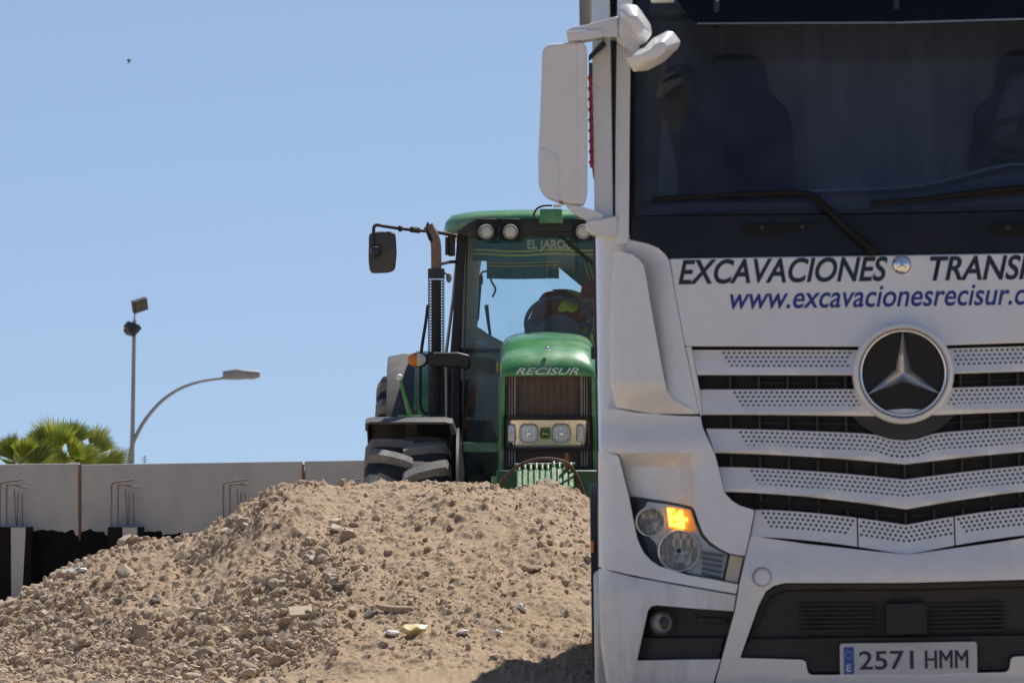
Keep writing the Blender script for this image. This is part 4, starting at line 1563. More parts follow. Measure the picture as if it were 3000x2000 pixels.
def headlight(s):
    hb = panel('headlight', side(hl, s), M['black'], truck, off=0.06, thick=0.03, step=0.06, bevel=0)
    panel('reflector', side(refl, s), M['silver'], hb, off=0.048, thick=0.01, step=0.05, bevel=0.004)
    for (u, v, r_) in ((1493.5, 1198, 0.060), (1559, 1264, 0.0865)):
        p = TL(u, v, 0.03)
        sx = p.x if s < 0 else -p.x
        y = S(sx, p.z) + 0.02
        rc = MB().lathe([(r_ * 0.86, -0.002), (r_ * 0.90, -0.010), (r_ * 0.97, -0.010), (r_, 0.0), (r_, 0.03)], (sx, y, p.z), (0.02 * s, 1, 0), 40).build('lamp_bowl', M['silver'], hb, smooth=50)
        fac = MB()
        st_w = r_ * 0.105
        rr_ = random.Random(int(r_ * 1e4))
        for kx in range(-8, 9):
            for kz in range(-2, 3):
                ax_, az_ = kx * st_w, kz * r_ * 0.36
                if math.hypot(ax_, az_) > r_ * 0.86 or math.hypot(ax_, az_) < r_ * 0.12:
                    continue
                dep = 0.03 * (1 - (math.hypot(ax_, az_) / r_) ** 2)
                tl = rr_.uniform(-0.9, 0.9)
                zl_ = r_ * 0.175
                yy0 = y + dep
                fac.add([(sx + ax_ - st_w / 2, yy0 + tl * 0.006, p.z + az_ - zl_), (sx + ax_ + st_w / 2, yy0 - tl * 0.006, p.z + az_ - zl_), (sx + ax_ + st_w / 2, yy0 - tl * 0.006 - 0.006, p.z + az_ + zl_), (sx + ax_ - st_w / 2, yy0 + tl * 0.006 - 0.006, p.z + az_ + zl_)], [(0, 1, 2, 3)])
        fac.build('reflector_facets', M['silver'], hb, smooth=0)
        MB().lathe([(0.001, 0.034), (r_ * 0.9, 0.034)], (sx, y, p.z), (0, 1, 0), 24).build('bowl_back', M['silver'], hb)
        MB().lathe([(0.001, 0.006), (0.007, 0.008), (0.010, 0.02), (0.010, 0.045)], (sx, y, p.z), (0, 1, 0), 20).build('bulb_shield', M['rib'] if r_ > 0.07 else M['steel'], hb, smooth=50)
    # indicator block of small cells
    p = TL(1545, 1187, 0.03)
    x0_, z0_ = TS(1531, 1165); x1_, z1_ = TS(1590, 1216)
    poly = TSL([(1530, 1162), (1586, 1171), (1594, 1192), (1600, 1215), (1585, 1222), (1560, 1215), (1536, 1213)])
    lit = s < 0
    ib = panel('indicator', side(poly, s), M['amber_lit'] if lit else M['amber'], hb, off=0.034, thick=0.015, step=0.05, bevel=0.003)
    cells = MB()
    for i_ in range(5):
        for j in range(5):
            u = 1537 + i_ * 9.0 + j * 1.2; v = 1170 + j * 8.6 + i_ * 1.4
            if (i_ == 4 and j < 2) or (i_ == 4 and j > 3):
                continue
            x, z = TS(u, v)
            x = x if s < 0 else -x
            if random.random() < 0.07: continue
            cells.box((x, S(x, z) + 0.028, z), (0.0138, 0.01, 0.0130))
    cells.build('light_cells', M['amber_core'] if lit else M['amber'], ib, smooth=0)
    # ribbed corner of the lamp
    for k in range(5):
        x0_, z0_ = TS(1612 + 2 * k * 0.0, 1268 + 12 * k); x1_, z1_ = TS(1662 - 1.5 * k, 1276 + 12.5 * k)
        if s > 0: x0_, x1_ = -x0_, -x1_
        MB().tube([(x0_, S(x0_, z0_) + 0.03, z0_), (x1_, S(x1_, z1_) + 0.028, z1_)], 0.0055, 8).build('rib', M['steel'], hb, smooth=60)
    panel('lens', side(hl, s), M['clear'], hb, off=0.004, thick=0.006, step=0.05, bevel=0)
    blk = TSL([(1677, 1274), (1707, 1279), (1694, 1337), (1665, 1331)])
    panel('corner_reflector', side(blk, s), M['clearlens'], hb, off=0.0, thick=0.04, step=0.03, bevel=0.004)


both(headlight)

# --- mirrors
def mirror_side(s):
    X = lambda u, v, y: (lambda q: (q.x if s < 0 else -q.x, q.z))(TL(u, v, y))
    def pr(name, uv, y0, y1, m, parent, bev, rnd=0.02):
        pts = rounded([X(u, v, (y0 + y1) / 2) for u, v in uv], rnd)
        return MB().prism(pts, y0, y1).build(name, m, parent, bevel=bev, seg=3)
    # main housing: rear plate, bulging front shell, lower cap
    uv = [(1246, 120), (1258, 105), (1338, 99), (1348, 112), (1349.5, 220), (1349, 446), (1341, 472), (1298, 470), (1254, 452), (1239, 432), (1237.5, 345), (1243, 216)]
    hsg = pr('mirror_housing', uv, 0.16, 0.34, M['paint_dull'], truck, 0.022, 0.03)
    cap = [(1236.5, 342), (1262, 350), (1278, 362), (1282, 378), (1284, 468), (1298, 470.5), (1254, 453.5), (1237.5, 433)]
    pr('mirror_cap', cap, 0.155, 0.30, M['paint_dull'], hsg, 0.012, 0.02)
    pr('mirror_edge', [(1324, 103), (1338, 99), (1348, 112), (1349.5, 220), (1349, 446), (1341, 472), (1328, 471), (1326, 300)], 0.152, 0.30, M['paint_dull'], hsg, 0.014, 0.02)
    gl = [(1250, 125), (1340, 110), (1344, 440), (1335, 462), (1262, 448), (1244, 430)]
    pr('mirror_glass', gl, 0.335, 0.345, M['chrome'], hsg, 0.003, 0.02)
    # upper arm
    a = pr('mirror_arm', [(1301, 76), (1312, 67), (1345, 62), (1400, 46), (1420, 42), (1420, 90), (1384, 89), (1348, 94), (1303, 97)], 0.12, 0.32, M['paint_dull'], truck, 0.012, 0.01)
    pr('arm_cover', [(1303, 74), (1384, 69), (1384, 88), (1348, 93), (1304, 96)], 0.108, 0.2, M['paint_dull'], a, 0.008, 0.006)
    # kerb and front mirror pods
    def pod(name, front, rear, m, parent):
        f = [Vector((X(u, v, y)[0], y, X(u, v, y)[1])) for u, v, y in front]
        b = [Vector((X(u, v, y)[0], y, X(u, v, y)[1])) for u, v, y in rear]
        mb = MB()
        n = len(f)
        cf = sum(f, Vector()) / n
        fin = [cf + (p - cf) * 0.45 + Vector((0, -0.085, -0.008)) for p in f]
        mb.rings([b, f, fin])
        o = mb.build(name, m, parent, smooth=70)
        return bevel_mod(o, 0.016, 3, 25)
    p1 = [(1424, 22), (1438, 8), (1463, 12), (1478, 32), (1494, 55), (1499, 78), (1485, 97), (1466, 108), (1449, 92), (1434, 62)]
    pod('kerb_mirror', [(u, v, 0.02) for u, v in p1], [(1420 + (u - 1424) * 0.72, v * 0.95 + 2, 0.24) for u, v in p1], M['paint_dull'], truck)
    p2 = [(1436, 134), (1461, 118), (1480, 110), (1500, 88), (1533, 71), (1547, 73), (1564, 96), (1558, 112), (1525, 143), (1487, 163), (1455, 166)]
    pod('front_mirror', [(u, v, -0.10) for u, v in p2], [(u * 0.85 + 1490 * 0.15, v * 0.8 + 118 * 0.2 - 4, 0.08) for u, v in p2], M['paint_dull'], truck)
    pr('mirror_stalk', [(1424, 30), (1446, 70), (1470, 108), (1462, 128), (1440, 112), (1420, 80)], 0.06, 0.22, M['paint_dull'], truck, 0.012, 0.01)
    pr('mirror_bracket', [(1415, 40), (1447, 60), (1447, 118), (1417, 100)], 0.16, 0.30, M['paint_dull'], truck, 0.008, 0.006)
    # lower arm
    la = pr('mirror_arm', [(1298, 471), (1328, 474), (1372, 487), (1391, 498), (1376, 506), (1350, 508), (1325, 495)], 0.17, 0.30, M['paint_dull'], truck, 0.012, 0.01)
    pr('arm_foot', [(1344, 515), (1352, 508), (1382, 504), (1418, 497), (1418, 545), (1390, 547), (1362, 542), (1346, 530)], 0.15, 0.36, M['paint_dull'], la, 0.02, 0.015)
    pr('mirror_backing', [(1352, 128), (1386, 93), (1394, 104), (1352, 142)], 0.34, 0.38, M['black'], hsg, 0.004, 0.0)


both(mirror_side)

# --- wipers
def wiper(pts, blade, off0):
    q = []
    for u, v in pts:
        x, z = TS(u, v)
        q.append(Vector((x, S(x, z) - off0, z)))
    q = smooth_line(q, 5)
    n = len(q)
    w = MB().tube(q, [0.010 + 0.007 * k / n for k in range(n)], 8).build('wiper', M['wiper'], truck, smooth=60)
    b = []
    for u, v in blade:
        x, z = TS(u, v)
        b.append(Vector((x, S(x, z) - 0.012, z)))
    m = MB()
    m.tube(b, 0.0085, 6)
    m.build('blade', M['wiper'], w)
    x, z = TS(*pts[-1])
    MB().lathe([(0.001, -0.045), (0.022, -0.04), (0.026, 0.01)], (x, S(x, z), z), (0, 1, 0), 16).build('pivot_cap', M['wiper'], w, smooth=50)


wiper([(1640, 449), (1760, 445), (1835, 443), (1868, 452), (1895, 475), (1940, 520), (2003, 573)], [(1497, 458), (1580, 452), (1700, 448), (1836, 447)], 0.03)
wiper([(2140, 455), (2260, 440), (2350, 432), (2400, 436), (2440, 470), (2520, 573)], [(1998, 466), (2100, 459), (2250, 446), (2400, 436)], 0.03)

# --- cabin inside
MB().box((0, 1.05, 2.27), (2.3, 1.0, 0.10)).build('cab_floor', M['dash'], truck)
dsh = []
for k in range(25):
    x = -1.1 + 2.2 * k / 24
    hh = 2.335 + 0.03 * (1 - (x / 1.1) ** 2) + (0.10 * math.exp(-((x - 0.52) / 0.30) ** 2))
    dsh.append([Vector((x, S(x, 2.3) + 0.07, 2.2)), Vector((x, S(x, 2.3) + 0.07, hh - 0.03)), Vector((x, S(x, 2.3) + 0.2, hh)), Vector((x, 0.78, hh - 0.01)), Vector((x, 0.80, 2.2))])
dbo = MB().rings(dsh).build('dashboard', M['dash'], truck, smooth=60)
MB().tube([r_[2] + Vector((0, -0.005, 0.004)) for r_ in dsh], 0.008, 6).build('dash_edge', M['dash_edge'], dbo, smooth=60)
m = MB()
n = 60
cur = [[Vector((-1.2 + 2.4 * k / n, 1.62 + 0.03 * math.sin(k * 1.9) + 0.015 * math.sin(k * 0.7), z)) for k in range(n + 1)] for z in (2.28, 2.7, 3.22)]
m.rings(cur, closed=False)
m.rings([[p + Vector((0, 0.012, 0)) for p in r_] for r_ in cur], closed=False)
m.build('curtain', M['curtain'], truck, smooth=180)


def seat(xc_):
    m = MB()
    out = [(xc_ - 0.25, 2.22), (xc_ + 0.25, 2.22), (xc_ + 0.24, 2.62), (xc_ + 0.23, 2.76), (xc_ + 0.14, 2.83), (xc_ + 0.13, 2.95), (xc_ + 0.08, 3.0), (xc_ - 0.08, 3.0), (xc_ - 0.13, 2.95), (xc_ - 0.14, 2.83), (xc_ - 0.23, 2.76), (xc_ - 0.24, 2.62)]
    m.prism(rounded(out, 0.05), 1.28, 1.44)
    o = m.build('seat', M['seat'], truck, bevel=0.04, seg=3)
    MB().box((xc_, 1.08, 2.36), (0.5, 0.5, 0.14)).build('cushion', M['seat'], o, bevel=0.04, seg=3)


seat(-0.62)
seat(0.62)
sw = MB()
cw = Vector((0.56, 0.72, 2.50))
rotw = Matrix.Rotation(R(-38), 3, 'X')
sw.tube([cw + rotw @ Vector((0.23 * math.cos(a), 0.0, 0.23 * math.sin(a))) for a in [2 * math.pi * k / 36 for k in range(37)]], 0.016, 8)
for a in (0.3, math.pi - 0.3, -math.pi / 2):
    sw.tube([cw, cw + rotw @ Vector((0.22 * math.cos(a), 0, 0.22 * math.sin(a)))], 0.014, 6)
sw.tube([cw, cw + Vector((0, -0.12, -0.22))], 0.035, 8)
sw.build('steering_wheel', M['black'], truck, smooth=60)
MB().box((-0.0, 0.62, 3.15), (2.1, 0.35, 0.10)).build('overhead_shelf', M['trim'], truck, bevel=0.02)
# trim post and hanging items at the left edge of the screen
MB().tube([(-1.06, 0.45, 2.3), (-1.05, 0.55, 2.8), (-1.0, 0.62, 3.12)], 0.035, 8).build('inner_post', M['trim'], truck)
MB().prism(rounded([(-0.97, 2.28), (-0.87, 2.28), (-0.875, 2.52), (-0.93, 2.75)], 0.01), 1.15, 1.18).build('belt_panel', M['curtain'], truck)
hb_ = TL(1562, 190, 0.55)
MB().lathe([(0.02, -0.05), (0.07, -0.05), (0.078, -0.02), (0.07, 0.04), (0.03, 0.06)], hb_, (0.3, 1, 0.2), 24).build('cab_fan', M['black'], truck, smooth=40)

# --- wheels, chassis and tipping body
def tyre_profile(ro, ri, w):
    return [(ri, -w * 0.42), (ri + (ro - ri) * 0.35, -w * 0.5), (ro - 0.05, -w * 0.5), (ro - 0.012, -w * 0.44), (ro, -w * 0.36), (ro, w * 0.36), (ro - 0.012, w * 0.44), (ro - 0.05, w * 0.5), (ri + (ro - ri) * 0.35, w * 0.5), (ri, w * 0.42)]


def truck_wheel(s, y, xc_):
    wt = MB().lathe(tyre_profile(0.52, 0.30, 0.31), (s * xc_, y, 0.525), (1, 0, 0), 48).build('wheel', M['rubber'], truck, smooth=40)
    gv = MB()
    for q in (-0.08, 0.0, 0.08):
        gv.lathe([(0.5215, q - 0.006), (0.5215, q + 0.006)], (s * xc_, y, 0.525), (1, 0, 0), 48)
    gv.build('tread_groove', M['void'], wt)
    MB().lathe([(0.31, 0.13 * s), (0.29, 0.15 * s), (0.27, 0.05 * s), (0.16, 0.07 * s), (0.13, 0.13 * s), (0.001, 0.13 * s)], (s * xc_, y, 0.525), (1, 0, 0), 40).build('rim', M['steel'], wt, smooth=40)


def running(s):
    truck_wheel(s, 1.50, 1.10)
    for y in (4.2, 5.5, 7.4, 8.7):
        truck_wheel(s, y, 1.06)
    mg = []
    for k in range(15):
        a = R(-12 + 194 * k / 14)
        mg.append([Vector((s * xx, 1.5 - math.cos(a) * rr, 0.56 + math.sin(a) * rr)) for xx, rr in ((0.90, 0.60), (1.262, 0.60), (1.262, 0.64), (0.90, 0.64))])
    MB().rings(mg).build('mudguard', M['black'], truck, smooth=40, bevel=0.006)
    MB().box((s * 1.255, 0.98, 0.93), (0.014, 0.05, 0.05)).build('side_marker', M['amber'], truck, bevel=0.004)
    MB().box((s * 1.15, 0.75, 0.56), (0.20, 0.28, 0.55)).build('step_box', M['lower_paint'], truck, bevel=0.02)
    MB().box((s * 0.42, 5.5, 0.85), (0.09, 8.0, 0.28)).build('chassis_rail', M['frame'], truck, bevel=0.01)
    MB().lathe([(0.3, -0.6), (0.33, -0.58), (0.33, 0.58), (0.3, 0.6)], (s * 0.9, 3.1, 0.75), (0, 1, 0), 28, cap=True).build('fuel_tank', M['steel'], truck, smooth=40)


both(running)
tb = MB()
prof = [(-1.17, 3.05), (-1.17, 1.75), (-0.95, 1.25), (0.95, 1.25), (1.17, 1.75), (1.17, 3.05)]
prof_in = [(-1.11, 3.05), (-1.11, 1.78), (-0.9, 1.32), (0.9, 1.32), (1.11, 1.78), (1.11, 3.05)]
y0, y1 = 2.85, 9.92
rs = [[Vector((x, y, z)) for x, z in prof + prof_in[::-1]] for y in (y0, y1)]
tb.rings(rs)
tbo = tb.build('tipping_body', M['tip'], truck, smooth=20)
MB().prism(prof, y0 - 0.06, y0 - 0.001).build('headboard', M['tip'], tbo)
MB().prism([(x, z) for x, z in prof], y1 + 0.001, y1 + 0.06).build('tailgate', M['tip'], tbo)
for s in (-1, 1):
    for k in range(8):
        MB().box((s * 1.19, y0 + 0.12 + k * 0.94, 2.40), (0.05, 0.10, 1.28)).build('body_rib', M['tip'], tbo)
    MB().box((s * 1.19, (y0 + y1) / 2, 3.09), (0.07, y1 - y0, 0.08)).build('top_rail', M['tip'], tbo)

def red_gear(s):
    xa = TL(1367, 680, 2.95).x + 0.02
    za, zb = TL(1367, 542, 2.95).z, TL(1367, 822, 2.95).z
    MB().box((s * -1 * xa, 2.86, (za + zb) / 2), (0.05, 0.05, za - zb)).build('corner_post', M['red'], tbo, bevel=0.005)
    # red folding ladder with straps at the front of the body
    lad = MB()
    zl0, zl1 = TL(1360, 385, 2.7).z, TL(1360, 168, 2.7).z
    xl0, xl1 = TL(1352, 300, 2.7).x, TL(1352, 300, 2.7).x + 0.18
    for x in (xl0 + 0.012, xl1):
        lad.tube([(s * -x, 2.72, zl0), (s * -x, 2.72, zl1)], 0.009, 6)
    for k in range(9):
        z = zl0 + (zl1 - zl0) * (k + 0.5) / 9
        lad.tube([(s * -xl0, 2.72, z), (s * -xl1, 2.72, z + 0.012)], 0.008, 6)
        lad.tube([(s * -xl0, 2.71, z), (s * -(xl0 + 0.05), 2.71, z + 0.045)], 0.006, 5)
    lad.build('ladder', M['red'], tbo, smooth=60)
    MB().box((s * -(xl0 + 0.025), 2.71, zl1 + 0.02), (0.04, 0.05, 0.05)).build('ladder_top', M['black'], tbo)
    MB().tube([(s * -(xl0 + 0.02), 2.70, zl0), (s * -(xl0 + 0.025), 2.70, zl0 - 0.05)], 0.008, 6).build('strap_hook', M['red'], tbo)


both(red_gear)

# --- driver, seated on the left-hand-drive side
drv = empty('person', matrix=TM @ Matrix.Translation((0.76, 1.18, 2.40)), label='truck driver in a striped shirt behind the dark windscreen', cat='person')
nd = {'pel': ((0, 0.05, 0.02), (0.17, 0.12)), 'wa': ((0, 0.06, 0.2), (0.15, 0.11)), 'ch': ((0, 0.03, 0.38), (0.18, 0.12)), 'ne': ((0, 0.0, 0.54), (0.06, 0.06)), 'hd': ((0, -0.03, 0.62), (0.075, 0.085)), 'ht': ((0, -0.01, 0.74), (0.07, 0.08)),
      'sl': ((-0.2, 0.02, 0.44), 0.065), 'el': ((-0.28, -0.12, 0.20), 0.05), 'wl': ((-0.19, -0.33, 0.17), 0.033), 'hl': ((-0.17, -0.41, 0.18), 0.035),
      'sr': ((0.2, 0.02, 0.44), 0.065), 'er': ((0.28, -0.12, 0.20), 0.05), 'wr': ((0.16, -0.33, 0.17), 0.033), 'hr': ((0.13, -0.41, 0.18), 0.035),
      'kl': ((-0.12, -0.42, 0.06), 0.075), 'fl': ((-0.12, -0.48, -0.1), 0.05), 'kr': ((0.12, -0.42, 0.06), 0.075), 'fr': ((0.12, -0.48, -0.1), 0.05)}
ed = [('pel', 'wa'), ('wa', 'ch'), ('ch', 'ne'), ('ne', 'hd'), ('hd', 'ht'), ('ch', 'sl'), ('sl', 'el'), ('el', 'wl'), ('wl', 'hl'), ('ch', 'sr'), ('sr', 'er'), ('er', 'wr'), ('wr', 'hr'), ('pel', 'kl'), ('kl', 'fl'), ('pel', 'kr'), ('kr', 'fr')]
me = skin_body('body', nd, ed, 'pel')
me.materials.clear()
for k in ('skin', 'shirt', 'denim'):
    me.materials.append(M[k])
for f in me.polygons:
    c = f.center
    f.material_index = 0 if (c.z > 0.52 or c.y < -0.20 and c.z > 0.13) else (1 if c.z > 0.07 and c.y > -0.25 else 2)
link('body', me, None, drv)
hd_ = MB()
hd_.ell((0, 0.0, 0.74), (0.082, 0.095, 0.075), 16, 8)
hd_.build('hair', M['hair'], drv, smooth=180)
for s in (-1, 1):
    MB().ell((s * 0.03, -0.108, 0.665), (0.009, 0.006, 0.006), 8, 6).build('eye', M['eye'], drv, smooth=180)
MB().ell((0, -0.118, 0.635), (0.013, 0.02, 0.02), 8, 6).build('nose', M['skin'], drv, smooth=180)
# ------------------------------------------------------------------ tractor
TRX, TRY = 0.255, 40.0
tractor = empty('tractor', (TRX, TRY, 0), label='green farm tractor with black cab roof lights behind the dirt mound', cat='tractor')


def G(u, v, Y):
    p = W(u, v, Y)
    return Vector((p.x - TRX, Y - TRY, p.z))


def zt(v, Y):
    return G(0, v, Y).z


# --- hood: arched shell, rising backwards
def hood_ring(y, hw, ztop, zbot, n=44, ex=4.2, ridge=0.0):
    ring = []
    for k in range(n + 1):
        a = math.pi * k / n
        c, s_ = math.cos(a), math.sin(a)
        x = -hw * math.copysign(abs(c) ** (2 / ex), c)
        hz_ = min(0.27, (ztop - zbot))
        z = ztop - hz_ + hz_ * abs(s_) ** (2 / ex)
        z += ridge * math.exp(-(x / 0.022) ** 2)
        ring.append(Vector((x, y, z)))
    ring[0].z = ring[-1].z = zbot
    return ring


zl = zt(861, 40.0)
rs = []
for y, hw, zz, rg in ((0.005, 0.318, zl - 0.01, 0.0), (0.0, 0.326, zl + 0.02, 0.0), (0.02, 0.332, zl + 0.075, 0.003), (0.08, 0.338, zl + 0.135, 0.006), (0.18, 0.342, zl + 0.185, 0.008),
                      (0.35, 0.344, zl + 0.235, 0.010), (0.7, 0.345, zl + 0.285, 0.012), (1.2, 0.345, zl + 0.325, 0.012), (1.75, 0.35, zl + 0.345, 0.012)):
    rs.append(hood_ring(y, hw, zz, zl - 0.03 if y < 0.3 else 1.5, ridge=rg))
m = MB().rings(rs, closed=False, cap=False)
hd = m.build('hood', M['green'], tractor, smooth=50)
hd.modifiers.new('thick', 'SOLIDIFY').thickness = 0.012
sb = hd.modifiers.new('sub', 'SUBSURF'); sb.levels = sb.render_levels = 1
MB().box((0, 0.9, 1.52), (0.64, 1.7, 0.6)).build('engine_block', M['black'], tractor)
# side cheeks carrying the grille
for s in (-1, 1):
    ck = [Vector((s * 0.330, -0.01, zl - 0.01)), Vector((s * 0.352, 0.10, zl - 0.02)), Vector((s * 0.358, 0.5, 1.62)), Vector((s * 0.362, 0.6, 1.2)), Vector((s * 0.345, 0.02, 1.18))]
    cb = [p - Vector((s * 0.03, -0.02, 0)) for p in ck]
    mb = MB()
    mb.add(ck + cb, [(0, 1, 2, 3, 4), (9, 8, 7, 6, 5)] + [(i, (i + 1) % 5, (i + 1) % 5 + 5, i + 5) for i in range(5)])
    mb.build('side_cheek', M['green'], tractor, smooth=30, bevel=0.006)
    # yellow side mark on the hood flank
    MB().box((s * 0.3585, 0.30, zl + 0.06), (0.004, 0.34, 0.07)).build('side_stripe', M['yellow'], tractor)


def gs(x, z=0.0):
    a = max(0, abs(x) - 0.21)
    return 0.02 + 0.55 * a * a / 0.12 + 0.03 * (x / 0.2) ** 2 * 0.3


zg0, zg1 = zt(1072, 40.0), zl
gr = MB()
N = 24
rows_ = []
for z in np.linspace(zg0, zg1, 5):
    rows_.append([Vector((-0.335 + 0.67 * k / N, gs(-0.335 + 0.67 * k / N) + 0.02, z)) for k in range(N + 1)])
gr.rings(rows_, closed=False)
gr.rings([[p + Vector((0, 0.02, 0)) for p in r_] for r_ in rows_], closed=False)
grl = gr.build('grille', M['brown'], tractor, smooth=60)
for x in list(np.linspace(-0.19, 0.19, 9)):
    MB().box((x, gs(x) + 0.016, (zg0 + zg1) / 2), (0.006, 0.012, zg1 - zg0)).build('grille_rib', M['brown'], grl)
for s in (-1, 1):
    for k in range(6):
        x = s * (0.232 + 0.0185 * k)
        MB().box((x, gs(x) + 0.006, (zg0 + zg1) / 2), (0.0085, 0.034, zg1 - zg0 - 0.01), Matrix.Rotation(s * 0.3, 3, 'Z')).build('grille_rib', M['brown_rib'], grl, bevel=0.002)
# --- headlamp bar
zc = (zt(956, 39.95) + zt(1034, 39.95)) / 2
hh = (zt(956, 39.95) - zt(1034, 39.95)) / 2
hx = 0.297


def bar_pts(w, h_, r_):
    return rounded([(-w, zc - h_), (w, zc - h_), (w, zc + h_), (-w, zc + h_)], r_, 5)


def bar_ring(w, h_, r_, yo):
    return [Vector((x, yo + gs(x) * 0.6, z)) for x, z in bar_pts(w, h_, r_)]


mb = MB()
n_ = len(bar_pts(hx, hh, 0.03))
mb.rings([bar_ring(hx, hh, 0.03, 0.02), bar_ring(hx + 0.004, hh + 0.003, 0.03, -0.03), bar_ring(hx, hh, 0.03, -0.055), bar_ring(hx - 0.012, hh - 0.022, 0.03, -0.052), bar_ring(hx - 0.018, hh - 0.028, 0.03, -0.02)], cap=False)
lb_ = mb.build('headlamp_bar', M['gloss'], tractor, smooth=50)
hb2 = []
ng = 30
for z in np.linspace(zc - hh + 0.026, zc + hh - 0.026, 5):
    row = []
    for k in range(ng + 1):
        x = (-hx + 0.015) + (2 * hx - 0.03) * k / ng
        row.append(Vector((x, gs(x) * 0.6 - 0.006 - 0.022 * ((z - zc) / hh), z)))
    hb2.append(row)
m = MB().rings(hb2, closed=False)
m.rings([[p + Vector((0, 0.01, 0)) for p in r_] for r_ in hb2], closed=False)
m.build('reflector_plate', M['reflector'], lb_, smooth=60)
for (u, w, h2) in ((1214.5, 0.122, 0.104), (1289.5, 0.122, 0.104), (1174, 0.05, 0.10), (1334, 0.05, 0.10)):
    cxx = G(u, 0, 39.96).x
    yb = gs(cxx) * 0.6 - 0.036
    pts = rounded([(cxx - w / 1.0 * 0.55, zc - h2 * 0.62), (cxx + w * 0.55, zc - h2 * 0.62), (cxx + w * 0.55, zc + h2 * 0.62), (cxx - w * 0.55, zc + h2 * 0.62)], w * 0.35, 5)
    pin = [(cxx + (x - cxx) * 0.86, zc + (z - zc) * 0.88) for x, z in pts]
    mb = MB()
    mb.rings([[Vector((x, yb + 0.012, z)) for x, z in pts], [Vector((x, yb, z)) for x, z in pts], [Vector((x, yb, z)) for x, z in pin], [Vector((x, yb + 0.012, z)) for x, z in pin]], cap=False)
    hl_ = mb.build('headlamp', M['steel'], lb_, smooth=40)
    MB().prism(pin, yb + 0.006, yb + 0.012).build('lamp_back', M['silver'], hl_)
    bb = MB()
    for dx in (-0.3, -0.1, 0.1, 0.3):
        for dz in (-0.4, -0.2, 0, 0.2, 0.4):
            bb.ell((cxx + dx * w, yb + 0.006, zc + dz * h2), (w * 0.075, 0.005, h2 * 0.085), 6, 4)
    bb.ell((cxx, yb + 0.004, zc), (w * 0.12, 0.008, h2 * 0.22), 10, 6)
    bb.build('lamp_facets', M['chrome'], hl_, smooth=30)
# round-cornered emblem with a leaping deer
ex = G(1252.5, 0, 39.96).x
ez = zt(996, 39.96)
eb = MB().prism(rounded([(ex - 0.036, ez - 0.036), (ex + 0.036, ez - 0.036), (ex + 0.038, ez + 0.036), (ex - 0.038, ez + 0.036)], 0.014), -0.036, -0.02).build('emblem', M['green_dull'], lb_, bevel=0.003)
deer = [(-0.026, 0.006), (-0.018, 0.010), (-0.016, 0.020), (-0.013, 0.010), (-0.006, 0.004), (0.010, 0.003), (0.018, 0.008), (0.016, 0.0), (0.024, -0.010), (0.020, -0.011), (0.010, -0.004), (-0.002, -0.005), (-0.010, -0.003), (-0.020, -0.012), (-0.023, -0.010), (-0.014, 0.001), (-0.020, 0.004)]
MB().prism([(ex + x, ez + z) for x, z in deer], -0.0385, -0.034).build('deer', M['gold'], eb, smooth=0)
MB().tube([(ex + x, -0.037, ez + z) for x, z in rounded([(-0.031, -0.031), (0.031, -0.031), (0.033, 0.031), (-0.033, 0.031)], 0.012)] , 0.0016, 5).build('emblem_border', M['gold'], eb)
# lettering on the hood lip, and the small round ornament
def lip_y(x, z):
    t = (z - zl) / 0.075
    return -0.012 + 0.03 * max(0, t) ** 2 + 0.05 * (x / 0.33) ** 2 * 0.4
x0 = G(1184, 0, 40).x; x1 = G(1330, 0, 40).x
place_text('lettering', 'RECISUR', x0, x1, zl + 0.004, 0.046, lambda x, z: lip_y(x, z) - 0.004, M['white'], hd, shear=0.35, bold=0.012)
pe = G(1256, 802, 40.05)
MB().ell((pe.x, 0.085, pe.z), (0.017, 0.012, 0.017), 14, 10).build('hood_ornament', M['chrome'], hd, smooth=180)

# --- front weights, carrier and wire rope
zw0, zw1 = zt(1078, 39.3), 0.72
wx0, wx1 = G(1186, 0, 39.3).x, G(1318, 0, 39.3).x
carrier = MB().box(((G(1147, 0, 39.6).x + 0.34) / 2, -0.15, 1.05), (0.72, 0.7, 0.36)).build('weight_carrier', M['green_dull'], tractor, bevel=0.015)
MB().box((0.0, -0.22, zt(1102, 39.6)), (0.80, 0.45, 0.05)).build('carrier_plate', M['green'], carrier, bevel=0.008)
for k in range(10):
    x = wx0 + (wx1 - wx0) * (k + 0.5) / 10
    dz = (0.0, 0.01, 0.0, 0.008, 0.004, 0.0, 0.03, 0.02, 0.03, 0.012)[k]
    pr_ = rounded([(-0.95, zw1), (-0.62, zw1), (-0.58, zw0 - 0.02), (-0.72, zw0 - 0.005 + dz), (-0.86, zw0 - 0.07), (-0.97, zw0 - 0.12)], 0.03)
    w_ = (wx1 - wx0) / 10 * 0.90
    mb = MB()
    n_ = len(pr_)
    a = [Vector((x - w_ / 2, y, z)) for y, z in pr_]; b = [Vector((x + w_ / 2, y, z)) for y, z in pr_]
    mb.rings([a, b])
    ww = mb.build('weight', M['weight'], tractor, smooth=30, bevel=0.007)
    MB().tube([(x, -0.72, zw0 + dz - 0.02), (x, -0.68, zw0 + dz + 0.03), (x, -0.60, zw0 + dz + 0.02)], 0.012, 8).build('weight_lug', M['weight'], ww, smooth=60)
MB().tube([(wx0 - 0.01, -0.66, zw0 + 0.035), (wx1 + 0.01, -0.66, zw0 + 0.04)], 0.008, 8).build('retaining_rod', M['steel'], carrier)
rope = smooth_line([G(1141, 1120, 39.1), G(1160, 1096, 39.1), G(1190, 1070, 39.1), G(1225, 1056, 39.1), G(1262, 1053, 39.1), G(1300, 1062, 39.15), G(1322, 1086, 39.2), G(1340, 1130, 39.2), G(1347, 1165, 39.2)], 6)
MB().tube(rope, 0.0115, 10).build('wire_rope', M['cable'], tractor, smooth=60)
